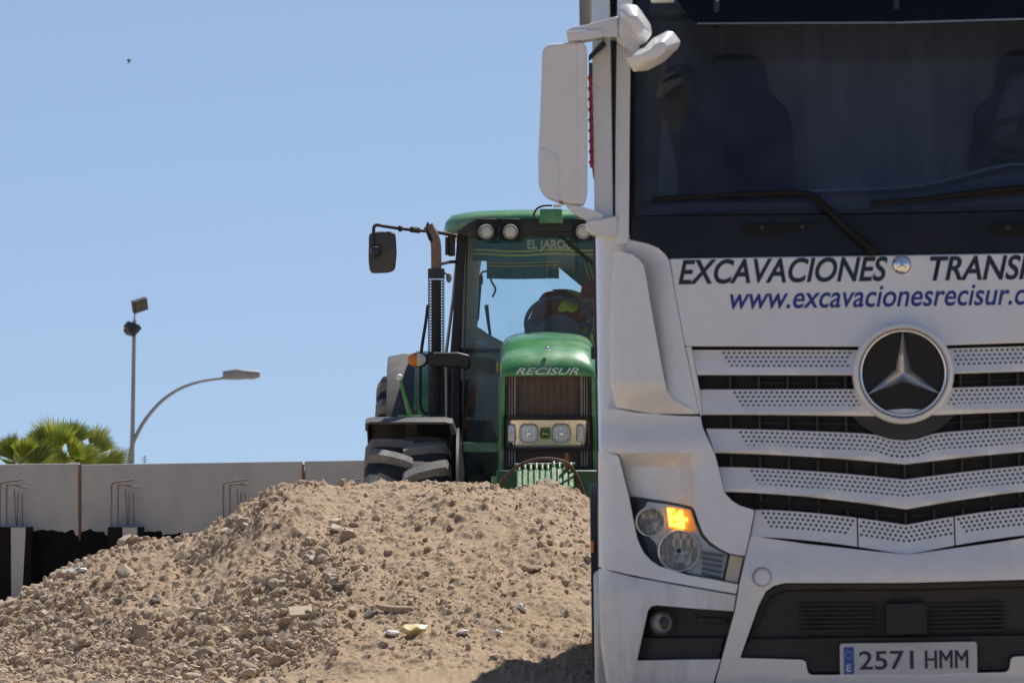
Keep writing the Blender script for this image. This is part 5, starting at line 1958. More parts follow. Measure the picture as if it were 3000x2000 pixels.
rope = smooth_line([G(1300, 1064, 39.25), G(1318, 1084, 39.25), G(1328, 1120, 39.3), G(1331, 1160, 39.3)], 6)
MB().tube(rope, 0.012, 10).build('wire_rope', M['cable'], tractor, smooth=60)
pp = G(1302, 1092, 39.25); pq = G(1301, 1040, 39.25)
MB().tube([pp, pq - Vector((0, 0, 0.02)), pq], [0.014, 0.013, 0.009], 10).build('hitch_pin', M['rust'], tractor, smooth=60)

# --- front axle and fenders, tyres
MB().box((0, 0.75, 0.80), (1.5, 0.28, 0.26)).build('front_axle', M['green_dull'], tractor, bevel=0.03)
MB().box((-0.42, 0.9, zt(1028, 40.9)), (0.38, 0.5, 0.075)).build('side_tank', M['green'], tractor, bevel=0.01)
MB().box((-0.45, 1.3, 0.95), (0.4, 0.6, 0.35)).build('battery_box', M['black'], tractor, bevel=0.02)
MB().box((0.45, 1.3, 0.95), (0.4, 0.6, 0.35)).build('battery_box', M['black'], tractor, bevel=0.02)


def tractor_wheel(s, xc_, yc_, r, w, rimr, nlug, lug_h, lug_w):
    cen = Vector((s * xc_, yc_, r))
    rc = r - lug_h
    prof = [(rimr, -w * 0.40), (rimr + (rc - rimr) * 0.5, -w * 0.5), (rc - 0.07, -w * 0.485), (rc - 0.025, -w * 0.44), (rc - 0.005, -w * 0.30), (rc, 0), (rc - 0.005, w * 0.30), (rc - 0.025, w * 0.44), (rc - 0.07, w * 0.485), (rimr + (rc - rimr) * 0.5, w * 0.5), (rimr, w * 0.40)]
    t = MB().lathe(prof, cen, (1, 0, 0), 72).build('wheel', M['rubber'], tractor, smooth=50)
    MB().lathe([(rimr, -0.12), (rimr - 0.03, 0.0), (rimr - 0.05, w * 0.1), (0.18, w * 0.2), (0.16, w * 0.3), (0.001, w * 0.3)], cen, (s, 0, 0), 40).build('rim', M['yellow'], t, smooth=40)

    def srf(x, ang, h_):
        # follow the carcass crown and round the shoulder
        ax = abs(x) / (w * 0.5)
        rr = rc + h_ - 0.028 * ax ** 4 - (0.05 if ax > 0.97 else 0)
        return cen + Vector((x, -math.cos(ang) * rr, math.sin(ang) * rr))
    for q in range(2 * nlug):
        sd = 1 if q % 2 else -1
        a0 = 2 * math.pi * (q + 0.15) / (2 * nlug)
        lm = MB()
        secs = []
        for k in range(9):
            t_ = k / 8
            x = sd * (-0.035 + (w * 0.5 + 0.035 - 0.004) * t_)
            da = (0.165 * t_ ** 0.75 + 0.02 * t_) * (0.69 / r) * 1.25
            hw_ = lug_w * (0.42 + 0.16 * t_) / r
            ring = []
            for (dd, hh_) in ((-1.25, -0.02), (-0.72, 1.0), (0.72, 1.0), (1.25, -0.02)):
                h_ = lug_h * hh_ if hh_ > 0 else -0.012
                ring.append(srf(x, a0 + da + dd * hw_, h_))
            secs.append(ring)
        end = [srf(sd * (w * 0.5 + 0.004), a0 + 0.185 * (0.69 / r) * 1.25 + dd * lug_w * 0.58 / r, -0.075) for dd in (-1.1, -0.8, 0.8, 1.1)]
        secs.append(end)
        lm.rings(secs)
        lm.build('lug', M['lug'], t, smooth=28, bevel=0.013)
    return t


FX = abs(G(935, 0, 40.1).x)
for s in (-1, 1):
    tractor_wheel(s, FX, 0.83, 0.735, 0.63, 0.36, 15, 0.05, 0.105)
    tractor_wheel(s, 0.98, 3.55, 0.98, 0.62, 0.5, 17, 0.055, 0.10)


def arc_fender(name, s, x0, x1, yc_, zc__, r, a0, a1, th, m, lip=0.03, n=18):
    rings_ = []
    for k in range(n + 1):
        a = R(a0 + (a1 - a0) * k / n)
        c, sn = -math.cos(a), math.sin(a)
        sec = [(x0, r - lip), (x0, r + th * 0.3), (x0 + (x1 - x0) * (0.06 if r < 0.9 else 0.22), r + th), (x1 - (x1 - x0) * 0.12, r + th), (x1 - (x1 - x0) * 0.04, r + th * 0.4), (x1, r - lip * 1.6), (x1 - (x1 - x0) * 0.05, r - lip * 1.6), (x1 - (x1 - x0) * 0.08, r), (x0 + (x1 - x0) * 0.04, r), (x0 + (x1 - x0) * 0.02, r - lip)]
        rings_.append([Vector((s * x, yc_ + c * rr, zc__ + sn * rr)) for x, rr in sec])
    return MB().rings(rings_).build(name, m, tractor, smooth=40, bevel=0.004)


fx_out = abs(G(838, 0, 40.5).x); fx_in = abs(G(1048, 0, 40.5).x)
for s in (-1, 1):
    ff = arc_fender('front_fender', s, fx_out, fx_in, 0.83, 0.735, zt(962, 40.5) - 0.735 - 0.0, 73, 155, 0.018, M['fender'], 0.05)
    # inner splash skirt
    sk = []
    for k in range(9):
        a = R(25 + 120 * k / 8)
        sk.append([Vector((s * xx, 0.83 - math.cos(a) * rr, 0.735 + math.sin(a) * rr)) for xx, rr in ((fx_in - 0.02, 0.80), (fx_in, 0.80), (fx_in - 0.045, 0.52), (fx_in - 0.065, 0.52))])
    MB().rings(sk).build('splash_skirt', M['black'], ff, smooth=40)
    MB().box((s * (fx_out + fx_in) / 2, 0.9, zt(962, 40.5) - 0.03), (0.08, 0.06, 0.2)).build('fender_bracket', M['frame'], ff)
# green lever with a white ball on the fender
e0, e1 = G(941, 955, 40.45), G(917.5, 866, 40.4)
lv = MB().tube([e0, e1], [0.016, 0.010], 8).build('marker_rod', M['green'], tractor, smooth=60)
MB().ell(e1, (0.023, 0.023, 0.023), 16, 10).build('white_ball', M['white'], lv, smooth=180)
MB().box(e0 + Vector((0.0, 0, 0.0)), (0.17, 0.05, 0.01)).build('foot_plate', M['green'], lv, bevel=0.003)

# rear fenders
rx0, rx1 = abs(G(887, 0, 42.7).x), 0.70
for s in (-1, 1):
    fr_ = arc_fender('rear_fender', s, rx0, rx1, 3.45, 0.98, zt(818, 42.9) - 0.98, 18, 130, 0.03, M['fender'], 0.10, 24)
    pan = []
    for k in range(15):
        a = R(20 + 110 * k / 14)
        rr = zt(818, 42.9) - 0.98 + 0.035
        c, sn = -math.cos(a), math.sin(a)
        x0_, x1_ = abs(G(951, 0, 42.6).x), abs(G(988, 0, 42.6).x)
        pan.append([Vector((s * xx, 3.45 + c * q, 0.98 + sn * q)) for xx, q in ((x0_, rr), (x0_, rr + 0.02), (x1_, rr + 0.02), (x1_, rr))])
    MB().rings(pan).build('green_band', M['green'], fr_, smooth=40, bevel=0.004)

# --- cab
CYF, CYR = 42.0, 43.6
xp_t, xp_b = abs(G(1060, 0, CYF).x), abs(G(1047, 0, CYF).x)
z_r = zt(538, CYF); z_f = 1.0
# roof: green shell with black front band
def roof_ring(z, hw, y0, y1, rc_):
    pts = rounded([(-hw, y0), (hw, y0), (hw, y1), (-hw, y1)], rc_, 6)
    # bowed front
    return [Vector((x, y - 0.10 * (1 - (x / hw) ** 2) * (1 if y < (y0 + y1) / 2 else 0), z)) for x, y in pts]


RW = abs(G(1019, 0, 42.0).x)
zT_, zM = zt(481, 42.0), zt(508, 41.9)
m = MB().rings([roof_ring(z_r + 0.005, RW - 0.03, 1.92, 3.75, 0.25), roof_ring(z_r + 0.03, RW, 1.86, 3.80, 0.28), roof_ring(zM, RW - 0.01, 1.84, 3.80, 0.3), roof_ring(zM + 0.05, RW - 0.05, 1.87, 3.76, 0.32), roof_ring(zT_ - 0.012, RW - 0.16, 1.97, 3.66, 0.34), roof_ring(zT_, RW - 0.30, 2.1, 3.5, 0.3)])
rf = m.build('roof', M['green'], tractor, smooth=60)
bx = abs(G(1050, 0, 41.85).x)
band = []
nb_ = 30
for k in range(nb_ + 1):
    x = -bx + 2 * bx * k / nb_
    fy = 1.80 - 0.10 * (1 - (x / RW) ** 2) + 0.10 * max(0, (abs(x) / bx - 0.8) / 0.2) ** 2
    zt2 = zM + 0.008 - 0.10 * max(0, (abs(x) / bx - 0.72) / 0.28) ** 2
    band.append([Vector((x, fy + 0.10, z_r - 0.02)), Vector((x, fy + 0.02, z_r - 0.02)), Vector((x, fy, z_r + 0.02)), Vector((x, fy + 0.015, zt2)), Vector((x, fy + 0.12, zt2))])
MB().rings(band).build('roof_front_band', M['black'], rf, smooth=50)
for u in (1117.5, 1172.5):
    for s in (-1, 1):
        p = G(u, 533, 41.7)
        cx_2 = p.x if s < 0 else -p.x
        ang = s * (0.35 if u < 1150 else 0.06)
        ax_ = Vector((-ang * -1, 1, 0.08))
        c0 = Vector((cx_2, 1.66, p.z))
        MB().box(c0 + Vector((0, 0.06, 0.02)), (0.15, 0.05, 0.16)).build('lamp_recess', M['void'], rf, bevel=0.01)
        wl_ = MB().lathe([(0.03, 0.09), (0.048, 0.07), (0.056, 0.0), (0.053, -0.012), (0.045, -0.012), (0.043, 0.0)], c0, ax_, 28).build('work_lamp', M['lampgrey'], rf, smooth=40)
        MB().lathe([(0.001, -0.008), (0.03, -0.006), (0.0435, 0.0)], c0, ax_, 28).build('lens', M['lens'], wl_, smooth=60)
# green control box and its cable on the roof front
b0_, b1_ = G(1240, 511, 41.6), G(1291, 480, 41.6)
gbx = MB().box(((b0_.x + b1_.x) / 2, 1.63, (b0_.z + b1_.z) / 2), (b1_.x - b0_.x, 0.10, b1_.z - b0_.z)).build('green_box', M['green'], rf, bevel=0.006)
MB().box(((b0_.x + b1_.x) / 2 - 0.0, 1.64, b0_.z + 0.02), (b1_.x - b0_.x + 0.012, 0.06, 0.05)).build('box_clamp', M['green'], gbx, bevel=0.004)
MB().tube(smooth_line([G(1231, 503, 41.6), G(1226, 494, 41.6), G(1233, 480, 41.6), G(1248, 473, 41.6), G(1268, 472, 41.6)], 6), 0.0075, 7).build('cable', M['black'], gbx, smooth=60)
MB().box(G(1280, 473, 41.6), (0.06, 0.035, 0.022)).build('plug', M['lens'], gbx, bevel=0.004)

# pillars
def post(pts, w, d, m, name, parent=None):
    rings_ = []
    for p in pts:
        rings_.append([p + Vector((-w / 2, -d / 2, 0)), p + Vector((w / 2, -d / 2, 0)), p + Vector((w / 2, d / 2, 0)), p + Vector((-w / 2, d / 2, 0))])
    return MB().rings(rings_).build(name, m, parent or tractor, smooth=30, bevel=0.008)


for s in (-1, 1):
    a_t = Vector((s * xp_t, 2.0, z_r)); a_b = Vector((s * xp_b, 2.02, zt(810, CYF))); a_bb = Vector((s * (xp_b - 0.0), 2.0, 1.1))
    post([a_bb, a_b, a_t], 0.065, 0.10, M['black'], 'front_pillar')
    post([a_bb + Vector((-s * 0.042, -0.01, 0)), a_t + Vector((-s * 0.042, -0.01, 0))], 0.012, 0.06, M['fender'], 'pillar_seal')
    post([Vector((s * (xp_b + 0.03), 2.85, 1.1)), Vector((s * (xp_b + 0.035), 2.85, 2.0)), Vector((s * xp_t, 2.85, z_r))], 0.05, 0.08, M['black'], 'middle_pillar')
    post([Vector((s * (xp_b - 0.02), 3.55, 1.1)), Vector((s * (xp_t - 0.03), 3.55, z_r))], 0.08, 0.08, M['black'], 'rear_pillar')
    # bowed door glass with a pale steel edge standing in for reflected sky
    dg = []
    for z, x in ((1.15, xp_b + 0.02), (1.6, xp_b + 0.065), (2.1, xp_b + 0.07), (2.5, xp_t + 0.06), (z_r, xp_t + 0.015)):
        dg.append([Vector((s * x, 2.08, z)), Vector((s * (x + 0.02), 2.4, z)), Vector((s * (x + 0.01), 2.8, z)), Vector((s * (x + 0.002), 2.8, z)), Vector((s * (x + 0.012), 2.4, z)), Vector((s * (x - 0.008), 2.08, z))])
    MB().rings(dg).build('door_glass', M['cab_glass'], tractor, smooth=60)
    MB().tube([Vector((s * x, 2.075, z)) for z, x in ((1.15, xp_b + 0.022), (1.6, xp_b + 0.067), (2.1, xp_b + 0.072), (2.5, xp_t + 0.062), (z_r, xp_t + 0.017))], 0.012, 8).build('door_edge', M['steel'], tractor, smooth=60)

# front glass, floor, dash cowl
fg = MB()
fgr = []
for z in (zt(806, 42.0), 2.3, 2.5, z_r - 0.01):
    w_ = xp_b - 0.04 if z < 2 else xp_b - 0.04 + (xp_t - xp_b) * (z - 2) / (z_r - 2)
    fgr.append([Vector((-w_ + 2 * w_ * k / 12, 1.99 - 0.05 * (1 - (k / 6 - 1) ** 2), z)) for k in range(13)])
fg.rings(fgr, closed=False)
fg.rings([[p + Vector((0, 0.006, 0)) for p in r_] for r_ in fgr], closed=False)
fg.build('front_glass', M['cab_glass'], tractor, smooth=60)
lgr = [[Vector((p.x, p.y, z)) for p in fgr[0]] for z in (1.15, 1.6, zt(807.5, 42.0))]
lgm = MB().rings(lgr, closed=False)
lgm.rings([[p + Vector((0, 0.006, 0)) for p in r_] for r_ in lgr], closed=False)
lgm.build('lower_front_glass', M['grey_sheen_glass'], tractor, smooth=60)
MB().box((0, 2.75, 1.06), (1.36, 1.65, 0.1)).build('cab_floor', M['black'], tractor)
# rear wall with the big window opening, cream inside
def RWp(u, v): return (G(u, v, CYR).x, G(u, v, CYR).z)


half = [RWp(1263, 588), RWp(1107, 592), RWp(1098, 655), RWp(1093, 700), RWp(1091, 728), RWp(1096, 748), RWp(1106, 760), RWp(1130, 772), RWp(1164, 789), RWp(1200, 806), RWp(1263, 806)]
half[0] = (0.0, half[0][1]); half[-1] = (0.0, half[-1][1])
hole = half + [(-x, z) for x, z in half[1:-1]][::-1]
outl = [(-xp_b + 0.03, 1.1), (xp_b - 0.03, 1.1), (xp_b - 0.03, 2.1), (xp_t - 0.02, z_r), (-xp_t + 0.02, z_r), (-xp_b + 0.03, 2.1)]
panel('rear_wall', outl, M['beige'], tractor, off=0.0, thick=0.05, holes=(hole,), step=0, bevel=0.006, surf=lambda x, z: 3.55)
gl_ = [(x * 1.02, z) for x, z in hole]
panel('rear_glass', gl_, M['cab_glass'], tractor, off=0.0, thick=0.006, step=0, bevel=0, surf=lambda x, z: 3.615)
# cream inner post seen through the left of the screen
mb = MB()
mb.prism([(G(1058, 0, 42.3).x, 1.9), (G(1092, 0, 42.3).x, 1.9), (G(1089, 0, 42.3).x, 2.1), (G(1096, 0, 42.3).x, 2.35), (G(1104, 0, 42.3).x, z_r), (G(1066, 0, 42.3).x, z_r)], 2.28, 2.31)
mb.build('inner_lining', M['beige'], tractor)
# grab rails and gas strut near the left window edge
gl2 = smooth_line([G(1103, 636, 43.2), G(1106, 627, 43.2), G(1114, 623, 43.2), G(1121, 626, 43.2), G(1130, 648, 43.2), G(1138, 662, 43.2), G(1136, 672, 43.2), G(1131, 682, 43.2)], 4)
MB().tube(gl2, 0.008, 7).build('grab_rail', M['black'], tractor, smooth=60)
MB().tube([G(1103, 632, 43.3), G(1103, 652, 43.3)], 0.022, 8).build('strut_mount', M['black'], tractor)
MB().tube([G(1103, 650, 43.3), G(1096.5, 735, 43.3)], 0.0125, 8).build('gas_strut', M['black'], tractor)
MB().tube([G(1096.5, 735, 43.3), G(1095, 748, 43.3)], 0.006, 8).build('strut_rod', M['steel'], tractor)
MB().tube([G(1126, 770, 42.9), G(1121, 735, 42.9), G(1117, 700, 42.9)], [0.011, 0.013, 0.016], 8).build('control_lever', M['black'], tractor, smooth=60)
# side console sloping down beside the seat
cons = [G(1098, 752, 43.1), G(1120, 768, 43.1), G(1166, 792, 43.0), G(1180, 806, 43.0), G(1180, 860, 43.0), G(1060, 860, 43.0), G(1060, 790, 43.1)]
MB().prism([(p.x, p.z) for p in cons], 2.8, 3.3).build('side_console', M['beige'], tractor, bevel=0.02)
crp = MB()
for k, (u, v) in enumerate(((1098, 786), (1106, 790), (1116, 794), (1126, 800), (1111, 785), (1133, 803))):
    q = G(u, v, 42.4)
    crp.ell(q, (0.018, 0.02, 0.014), 7, 5, Matrix.Rotation(k * 0.8, 3, 'Y'))
cb_ = crp.build('wrapper', M['white'], None, smooth=0)
cb_.location = (TRX, TRY, 0)
tag(cb_, 'crumpled shiny plastic wrapper on the ledge inside the tractor cab', 'wrapper')
MB().box((-0.40, 2.25, zt(806, 42.3)), (0.5, 0.5, 0.03)).build('dash_ledge', M['black'], tractor, bevel=0.01)
# teal sun curtains with yellow bands and pale lettering
def wav(u):
    return 1.5 * math.sin(u / 26.0) + 1.2 * math.sin(u / 61.0 + 1)


def curtain(name, u0, u1, v0, v1, Y, m, n=30, amp=1.0):
    rs_ = []
    for v in (v0, (v0 + v1) / 2, v1):
        rs_.append([G(u0 + (u1 - u0) * k / n, v + amp * wav(u0 + (u1 - u0) * k / n), Y) + Vector((0, 0.012 * math.sin(k * 0.9), 0)) for k in range(n + 1)])
    mb = MB().rings(rs_, closed=False)
    mb.rings([[p + Vector((0, 0.006, 0)) for p in r_] for r_ in rs_], closed=False)
    return mb.build(name, m, tractor, smooth=60)


ct = curtain('sun_curtain', 1086, 1440, 536, 600, 42.15, M['teal'], amp=0.8)
for v0 in (573, 582):
    mb = MB()
    n = 40
    rs_ = [[G(1087 + 353 * k / n, v + wav(1087 + 353 * k / n), 42.15) + Vector((0, -0.02, 0)) for k in range(n + 1)] for v in (v0, v0 + 4.6)]
    mb.rings(rs_, closed=False)
    mb.build('yellow_band', M['gold'], ct, smooth=60)
p0, p1 = G(1211, 572, 42.1), G(1312, 570, 42.1)
place_text('lettering', 'EL JAROL', p0.x, p1.x, p0.z + 0.004, 0.064, lambda x, z: 2.10, M['pale'], ct, bold=0.028)
c2 = curtain('inner_curtain', 1118, 1284, 596, 640, 42.75, M['teal'], amp=0.4)
for v0 in (602, 609):
    mb = MB()
    rs_ = [[G(1120 + 163 * k / 20, v + 1.2 * math.sin(k / 4), 42.75) + Vector((0, -0.02, 0)) for k in range(21)] for v in (v0, v0 + 3)]
    mb.rings(rs_, closed=False)
    mb.build('yellow_band', M['gold'], c2, smooth=60)
tri = [G(1284, 596, 43.1), G(1420, 596, 43.1), G(1420, 720, 43.1), G(1348, 668, 43.1), G(1288, 618, 43.1), G(1284, 614, 43.1)]
c3 = MB().prism([(p.x, p.z) for p in tri], 3.1, 3.115).build('side_curtain', M['teal'], tractor)
for du in (0, 10):
    a, b = G(1340 + du, 602, 43.05), G(1358 + du, 660, 43.05)
    MB().prism([(a.x, a.z), (a.x + 0.014, a.z), (b.x + 0.014, b.z), (b.x, b.z)], 3.09, 3.096).build('yellow_band', M['gold'], c3)
MB().prism([(G(1110, 0, 43).x, z_r), (G(1150, 0, 43).x, z_r), (G(1163, 0, 43).x, zt(638, 43)), (G(1135, 0, 43).x, zt(636, 43)), (G(1118, 0, 43).x, zt(606, 43))], 3.0, 3.02).build('hanging_cloth', M['beige'], tractor)
# orange-red warning triangle cloth low behind the glass
q = [G(1078, 898, 42.3), G(1088, 882, 42.3), G(1096, 890, 42.3), G(1112, 930, 42.3), G(1116, 980, 42.3), G(1100, 996, 42.3), G(1066, 990, 42.3), G(1068, 940, 42.3)]
tag(MB().prism([(p.x + TRX, p.z) for p in q], TRY + 2.30, TRY + 2.33).build('safety_cloth', mat('orange_red_cloth', (0.42, 0.045, 0.02), 0.9, vary=0.25, scale=9), None, bevel=0.01), 'orange-red safety cloth hanging low behind the tractor cab glass', 'cloth')
MB().box((-0.52, 2.2, 1.45), (0.12, 0.06, 0.5)).build('pedal_post', M['black'], tractor)
# seat, steering column and wheel
st_ = MB().prism(rounded([(-0.02, 1.6), (0.50, 1.6), (0.48, 2.25), (0.04, 2.25)], 0.06), 3.2, 3.35).build('seat', M['black'], tractor, bevel=0.03)
MB().box((0.24, 3.0, 1.62), (0.5, 0.5, 0.12)).build('cushion', M['black'], st_, bevel=0.03)
swc = (G(1209, 745, 42.6) + G(1357, 735, 42.6)) / 2 + Vector((0, 0, -0.01))
rw = 0.245
rotw = Matrix.Rotation(R(-35), 3, 'X') @ Matrix.Rotation(0.06, 3, 'Y')
sw2 = MB()
sw2.tube([swc + rotw @ Vector((rw * math.cos(a), 0, rw * math.sin(a))) for a in [2 * math.pi * k / 40 for k in range(41)]], 0.017, 8)
for a in (0.0, math.pi, -math.pi / 2):
    sw2.tube([swc, swc + rotw @ Vector((0.23 * math.cos(a), 0, 0.23 * math.sin(a)))], 0.02, 6)
swo = sw2.build('steering_wheel', M['dash'], tractor, smooth=60)
inst = MB()
inst.rings([[swc + Vector((-0.235 + 0.47 * k / 20, yy_, -0.26 + (0.33 * math.sin(math.pi * (0.12 + 0.76 * k / 20)) if t_ else 0))) for k in range(21)] for yy_, t_ in ((-0.16, 0), (-0.16, 1), (-0.02, 1), (-0.02, 0))])
inst.build('instrument_pod', M['dash'], tractor, smooth=50)

# --- exhaust, mirror, indicator, hand rail
def stack(s):
    X = lambda p: Vector((p.x if s < 0 else -p.x, p.y, p.z))
    ye = 41.2
    top, bot = X(G(1002, 617, ye)), X(G(1002, 952, ye))
    sh = MB().tube([bot, top - Vector((0, 0, 0.08))], 0.034, 20).build('exhaust_stack', M['shield'], tractor, smooth=50)
    MB().tube([top - Vector((0, 0, 0.07)), top], 0.061, 24).build('collar', M['shield'], sh, smooth=40)
    cg = MB()
    for k in range(20):
        a = 2 * math.pi * k / 20
        cg.tube([bot + Vector((0.057 * math.cos(a), 0.057 * math.sin(a), 0)), top + Vector((0.057 * math.cos(a), 0.057 * math.sin(a), -0.06))], 0.0028, 4)
    nr = 48
    for k in range(nr):
        z = bot.z + (top.z - 0.07 - bot.z) * k / nr
        cg.lathe([(0.056, -0.003), (0.060, -0.003), (0.060, 0.003), (0.056, 0.003)], (bot.x, bot.y, z), (0, 0, 1), 20, closed=True)
    cg.build('perforated_guard', M['shield'], sh, smooth=0)
    cv = [X(G(u, v, ye)) for u, v in ((1002, 618), (1002, 585), (1001, 560), (996, 542), (988, 527), (983, 518))]
    pipe = MB().tube(smooth_line(cv, 5), 0.038, 18, cap=False).build('tail_pipe', M['exhaust'], sh, smooth=60)
    e = X(G(985, 533, ye)); axd = Vector((s * -1 * -0.62, -0.55, 0.35))
    mo = MB()
    mo.rings([[X(G(u, v, ye)) + Vector((0, -0.035, 0)) for u, v in ((983, 509), (989, 520), (996, 536), (996, 548), (992, 557), (985, 552), (979, 535), (978, 518))],
              [X(G(u, v, ye)) + Vector((0, 0.03, 0)) for u, v in ((984, 511), (991, 524), (998, 540), (998, 550), (994, 556), (988, 552), (984, 540), (982, 522))]])
    mo.build('pipe_mouth', M['void'], pipe, smooth=30)
    MB().tube([X(G(1014, 606, 41.3)), X(G(1030, 602, 41.7)), X(G(1046, 601, 42.0))], 0.012, 8).build('stay', M['black'], sh, smooth=60)
    MB().tube([X(G(1016, 622, 41.25)), X(G(1030, 634, 41.3))], 0.006, 6).build('clamp_arm', M['black'], sh)
    MB().ell(X(G(1031, 638, 41.3)), (0.022, 0.016, 0.036), 10, 8).build('clamp_bob', M['lampgrey'], sh, smooth=180)


stack(-1)


def mirror2(s):
    X = lambda p: Vector((p.x if s < 0 else -p.x, p.y, p.z))
    am = smooth_line([X(G(u, v, y)) for u, v, y in ((1046, 543, 41.9), (1028, 538, 41.8), (1000, 533, 41.6), (960, 529, 41.5), (920, 525, 41.4), (880, 519, 41.3), (866, 517, 41.3), (859, 522, 41.3), (858, 540, 41.3), (858, 570, 41.3))], 4)
    ar = MB().tube(am, 0.0125, 8).build('mirror_arm', M['black'], tractor, smooth=60)
    MB().tube([X(G(944, 527, 41.45)), X(G(962, 529, 41.5))], 0.022, 8).build('arm_joint', M['black'], ar)
    MB().ell(X(G(919, 525, 41.38)), (0.02, 0.02, 0.024), 8, 6).build('arm_knuckle', M['black'], ar)
    bx_ = rounded([(X(G(u, v, 41.3)).x, G(u, v, 41.3).z) for u, v in ((847, 535), (876, 530), (908, 533), (911, 580), (907, 620), (890, 626), (850, 627), (846, 600))], 0.03)
    mm = MB().prism(bx_, 1.31, 1.39).build('mirror', M['fender'], tractor, bevel=0.02, seg=3)
    MB().lathe([(0.001, -0.05), (0.03, -0.045), (0.04, 0.0), (0.04, 0.03)], X(G(863, 577, 41.28)), (0, 1, 0), 20).build('ball_joint', M['black'], mm, smooth=50)
    MB().prism([(x * 1.0, z) for x, z in bx_], 1.391, 1.395).build('mirror_glass', M['chrome'], mm)
    MB().box(X(G(1037, 565, 41.9)), (0.055, 0.08, 0.15)).build('hinge_block', M['black'], tractor, bevel=0.012)
    MB().tube([X(G(1026, 586, 41.85)), X(G(1026, 545, 41.85))], 0.012, 8).build('hinge_pin', M['black'], tractor)
    ia = [(X(G(u, v, 41.1)).x, G(u, v, 41.1).z) for u, v in ((978, 814), (990, 809), (1052, 809), (1080, 816), (1082, 842), (1072, 850), (1058, 844), (992, 842), (980, 836))]
    la = MB().prism(rounded(ia, 0.02), 1.04, 1.16).build('lamp_arm', M['black'], tractor, bevel=0.015)
    pc_ = X(G(957.5, 826, 41.05))
    il = MB().ell(pc_ + Vector((0.012 * -s * 1.0, 0.01, 0)), (0.074, 0.045, 0.056), 24, 14).build('indicator', M['black'], la, smooth=180)
    for sgn, mm_ in ((-1, 'amber'), (1, 'lens')):
        e = MB()
        rs_ = []
        for i in range(9):
            t = math.pi / 2 * i / 8
            rx = 0.068 * math.cos(t)
            rs_.append([pc_ + Vector((-s * -1 * 0 + sgn * -s * -1 * -0 + sgn * max(0.0005, 0.068 * math.sin(t)), -0.028 * 1.0 - 0.022 * math.cos(t) * math.sin(a), 0.050 * math.cos(t) * math.cos(a))) for a in [math.pi * k / 12 for k in range(13)]])
        e.rings(rs_, closed=False)
        e.build('indicator_lens', M[mm_ if s < 0 else ('amber' if sgn > 0 else 'lens')], il, smooth=180)
    rl = smooth_line([X(G(u, v, 41.6)) for u, v in ((983, 700), (978, 740), (970, 790), (966, 830), (965, 900), (965, 930), (972, 946), (985, 950))], 4)
    MB().tube(rl, 0.012, 8).build('hand_rail', M['black'], tractor, smooth=60)


mirror2(-1)
mirror2(1)
# wiper on the cab glass
wa_, wb_ = G(1278, 534, 41.85), G(1372, 612, 41.9)
w_ = MB().tube([wa_, wb_], 0.010, 7).build('wiper', M['black'], tractor, smooth=60)
MB().tube([G(1300, 556, 41.88), G(1384, 626, 41.9)], 0.006, 6).build('blade', M['black'], w_)
MB().box((0.07, 1.72, z_r - 0.005), (0.3, 0.05, 0.012)).build('wiper_rail', M['black'], w_)

# --- operator leaning over the wheel
def P(u, v, Y): return tuple(W(u, v, Y) - W(1290, 820, 43.0))


ob = W(1290, 820, 43.0)
op = empty('person', ob, label='tractor operator in maroon top, yellow hi-vis bands and red cap bending over the wheel', cat='person')
nd = {'pel': (P(1318, 812, 43.12), (0.17, 0.13)), 'wa': (P(1310, 765, 43.05), (0.17, 0.13)), 'ch': (P(1298, 718, 42.95), (0.19, 0.15)), 'ub': (P(1312, 690, 42.90), (0.15, 0.12)),
      'ne': (P(1345, 692, 42.80), (0.06, 0.06)), 'hd': (P(1362, 702, 42.74), (0.075, 0.085)), 'ht': (P(1364, 680, 42.75), (0.075, 0.09)),
      'sl': (P(1252, 698, 42.95), 0.085), 'el': (P(1226, 752, 42.80), 0.058), 'wl': (P(1204, 790, 42.62), 0.040), 'hl': (P(1196, 806, 42.52), 0.040),
      'sr': (P(1362, 735, 42.9), 0.085), 'er': (P(1392, 780, 42.8), 0.058), 'wr': (P(1368, 798, 42.60), 0.040), 'hr': (P(1352, 800, 42.5), 0.040),
      'kl': (P(1255, 830, 42.72), 0.085), 'fl': (P(1250, 900, 42.62), 0.055), 'kr': (P(1345, 830, 42.72), 0.085), 'fr': (P(1345, 900, 42.62), 0.055)}
ed = [('pel', 'wa'), ('wa', 'ch'), ('ch', 'ub'), ('ub', 'ne'), ('ne', 'hd'), ('hd', 'ht'), ('ch', 'sl'), ('sl', 'el'), ('el', 'wl'), ('wl', 'hl'), ('ch', 'sr'), ('sr', 'er'), ('er', 'wr'), ('wr', 'hr'), ('pel', 'kl'), ('kl', 'fl'), ('pel', 'kr'), ('kr', 'fr')]
me = skin_body('body', nd, ed, 'pel', 3)
me.materials.clear()
for k in ('skin', 'maroon', 'denim', 'hivis'):
    me.materials.append(M[k])
segs = [(Vector(nd[a][0]), Vector(nd[b][0]), a, b) for a, b in ed]


def nearest(c):
    best = None
    for a, b, ka, kb in segs:
        t = max(0, min(1, (c - a).dot(b - a) / max(1e-9, (b - a).length_squared)))
        d = (c - (a + (b - a) * t)).length
        if best is None or d < best[0]:
            best = (d, ka, kb, t)
    return best


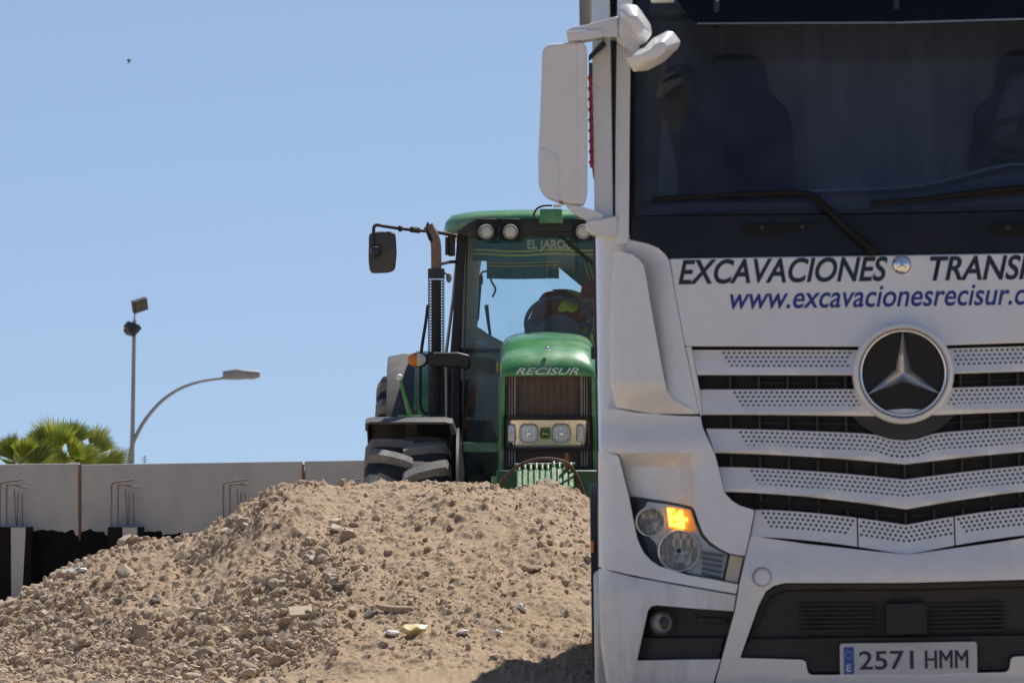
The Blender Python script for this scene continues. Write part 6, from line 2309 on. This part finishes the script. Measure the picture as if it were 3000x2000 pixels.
band_a, band_b = Vector(P(1302, 655, 42.9)), Vector(P(1352, 760, 42.9))
for f in me.polygons:
    d, a, b, t = nearest(f.center)
    if a in ('ne', 'hd', 'el', 'er') and b in ('hd', 'ht', 'wl', 'wr') or a in ('wl', 'wr') or (a == 'ub' and b == 'ne' and t > 0.8):
        f.material_index = 0
    elif a in ('pel', 'kl', 'kr') and b != 'wa':
        f.material_index = 2
    else:
        f.material_index = 1
        c = f.center
        u = 1176 + (c.x + ob.x) * FU / (c.y + ob.y)
        v = HOR - (c.z + ob.z - CAM_H) * FU / (c.y + ob.y)
        w = (u - 1325) + (v - 680) * 0.45
        if -28 < w < 16 and v < 715 or (a == 'wa' and 0.25 < t < 0.6) or (a == 'sr' and 0.1 < t < 0.95):
            f.material_index = 3
link('body', me, None, op)
hc = Vector(P(1364, 676, 42.76))
cp_ = MB().ell(hc + Vector((0, 0.01, 0.025)), (0.098, 0.112, 0.085), 20, 10)
cp_.rings([[hc + Vector((0.075 * math.cos(a) - 0.03, -0.08 - 0.075 * max(0, math.sin(a)), 0.005 + dz)) for a in [math.pi * k / 10 for k in range(11)]] for dz in (0.0, 0.008)], closed=False)
cp_.build('cap', M['cap_red'], op, smooth=60)
MB().ell(Vector(P(1345, 690, 42.80)), (0.012, 0.022, 0.034), 10, 8).build('ear', M['skin'], op, smooth=180)
MB().ell(Vector(P(1366, 704, 42.64)), (0.014, 0.024, 0.022), 10, 8).build('nose', M['skin'], op, smooth=180)
for d in (-9, 9):
    MB().ell(Vector(P(1365 + d, 697, 42.662)), (0.010, 0.006, 0.006), 8, 6).build('eye', M['eye'], op, smooth=180)
# fingers closed round the rim
for hk, sg in (('hl', -1), ('hr', 1)):
    h0 = Vector(nd[hk][0])
    for k in range(4):
        b = h0 + Vector((0.018 * (k - 1.5), -0.01, 0.012))
        MB().tube([b, b + Vector((0, -0.038 + 0.004 * abs(k - 1), -0.012)), b + Vector((0, -0.048, -0.038)), b + Vector((0, -0.032, -0.055 + 0.005 * k))], [0.010, 0.0095, 0.009, 0.007], 7).build('finger', M['skin'], op, smooth=60)
    b = h0 + Vector((-sg * 0.03, -0.005, 0.0))
    MB().tube([b, b + Vector((-sg * 0.022, -0.022, 0.0)), b + Vector((-sg * 0.012, -0.05, -0.01))], [0.012, 0.011, 0.008], 7).build('thumb', M['skin'], op, smooth=60)
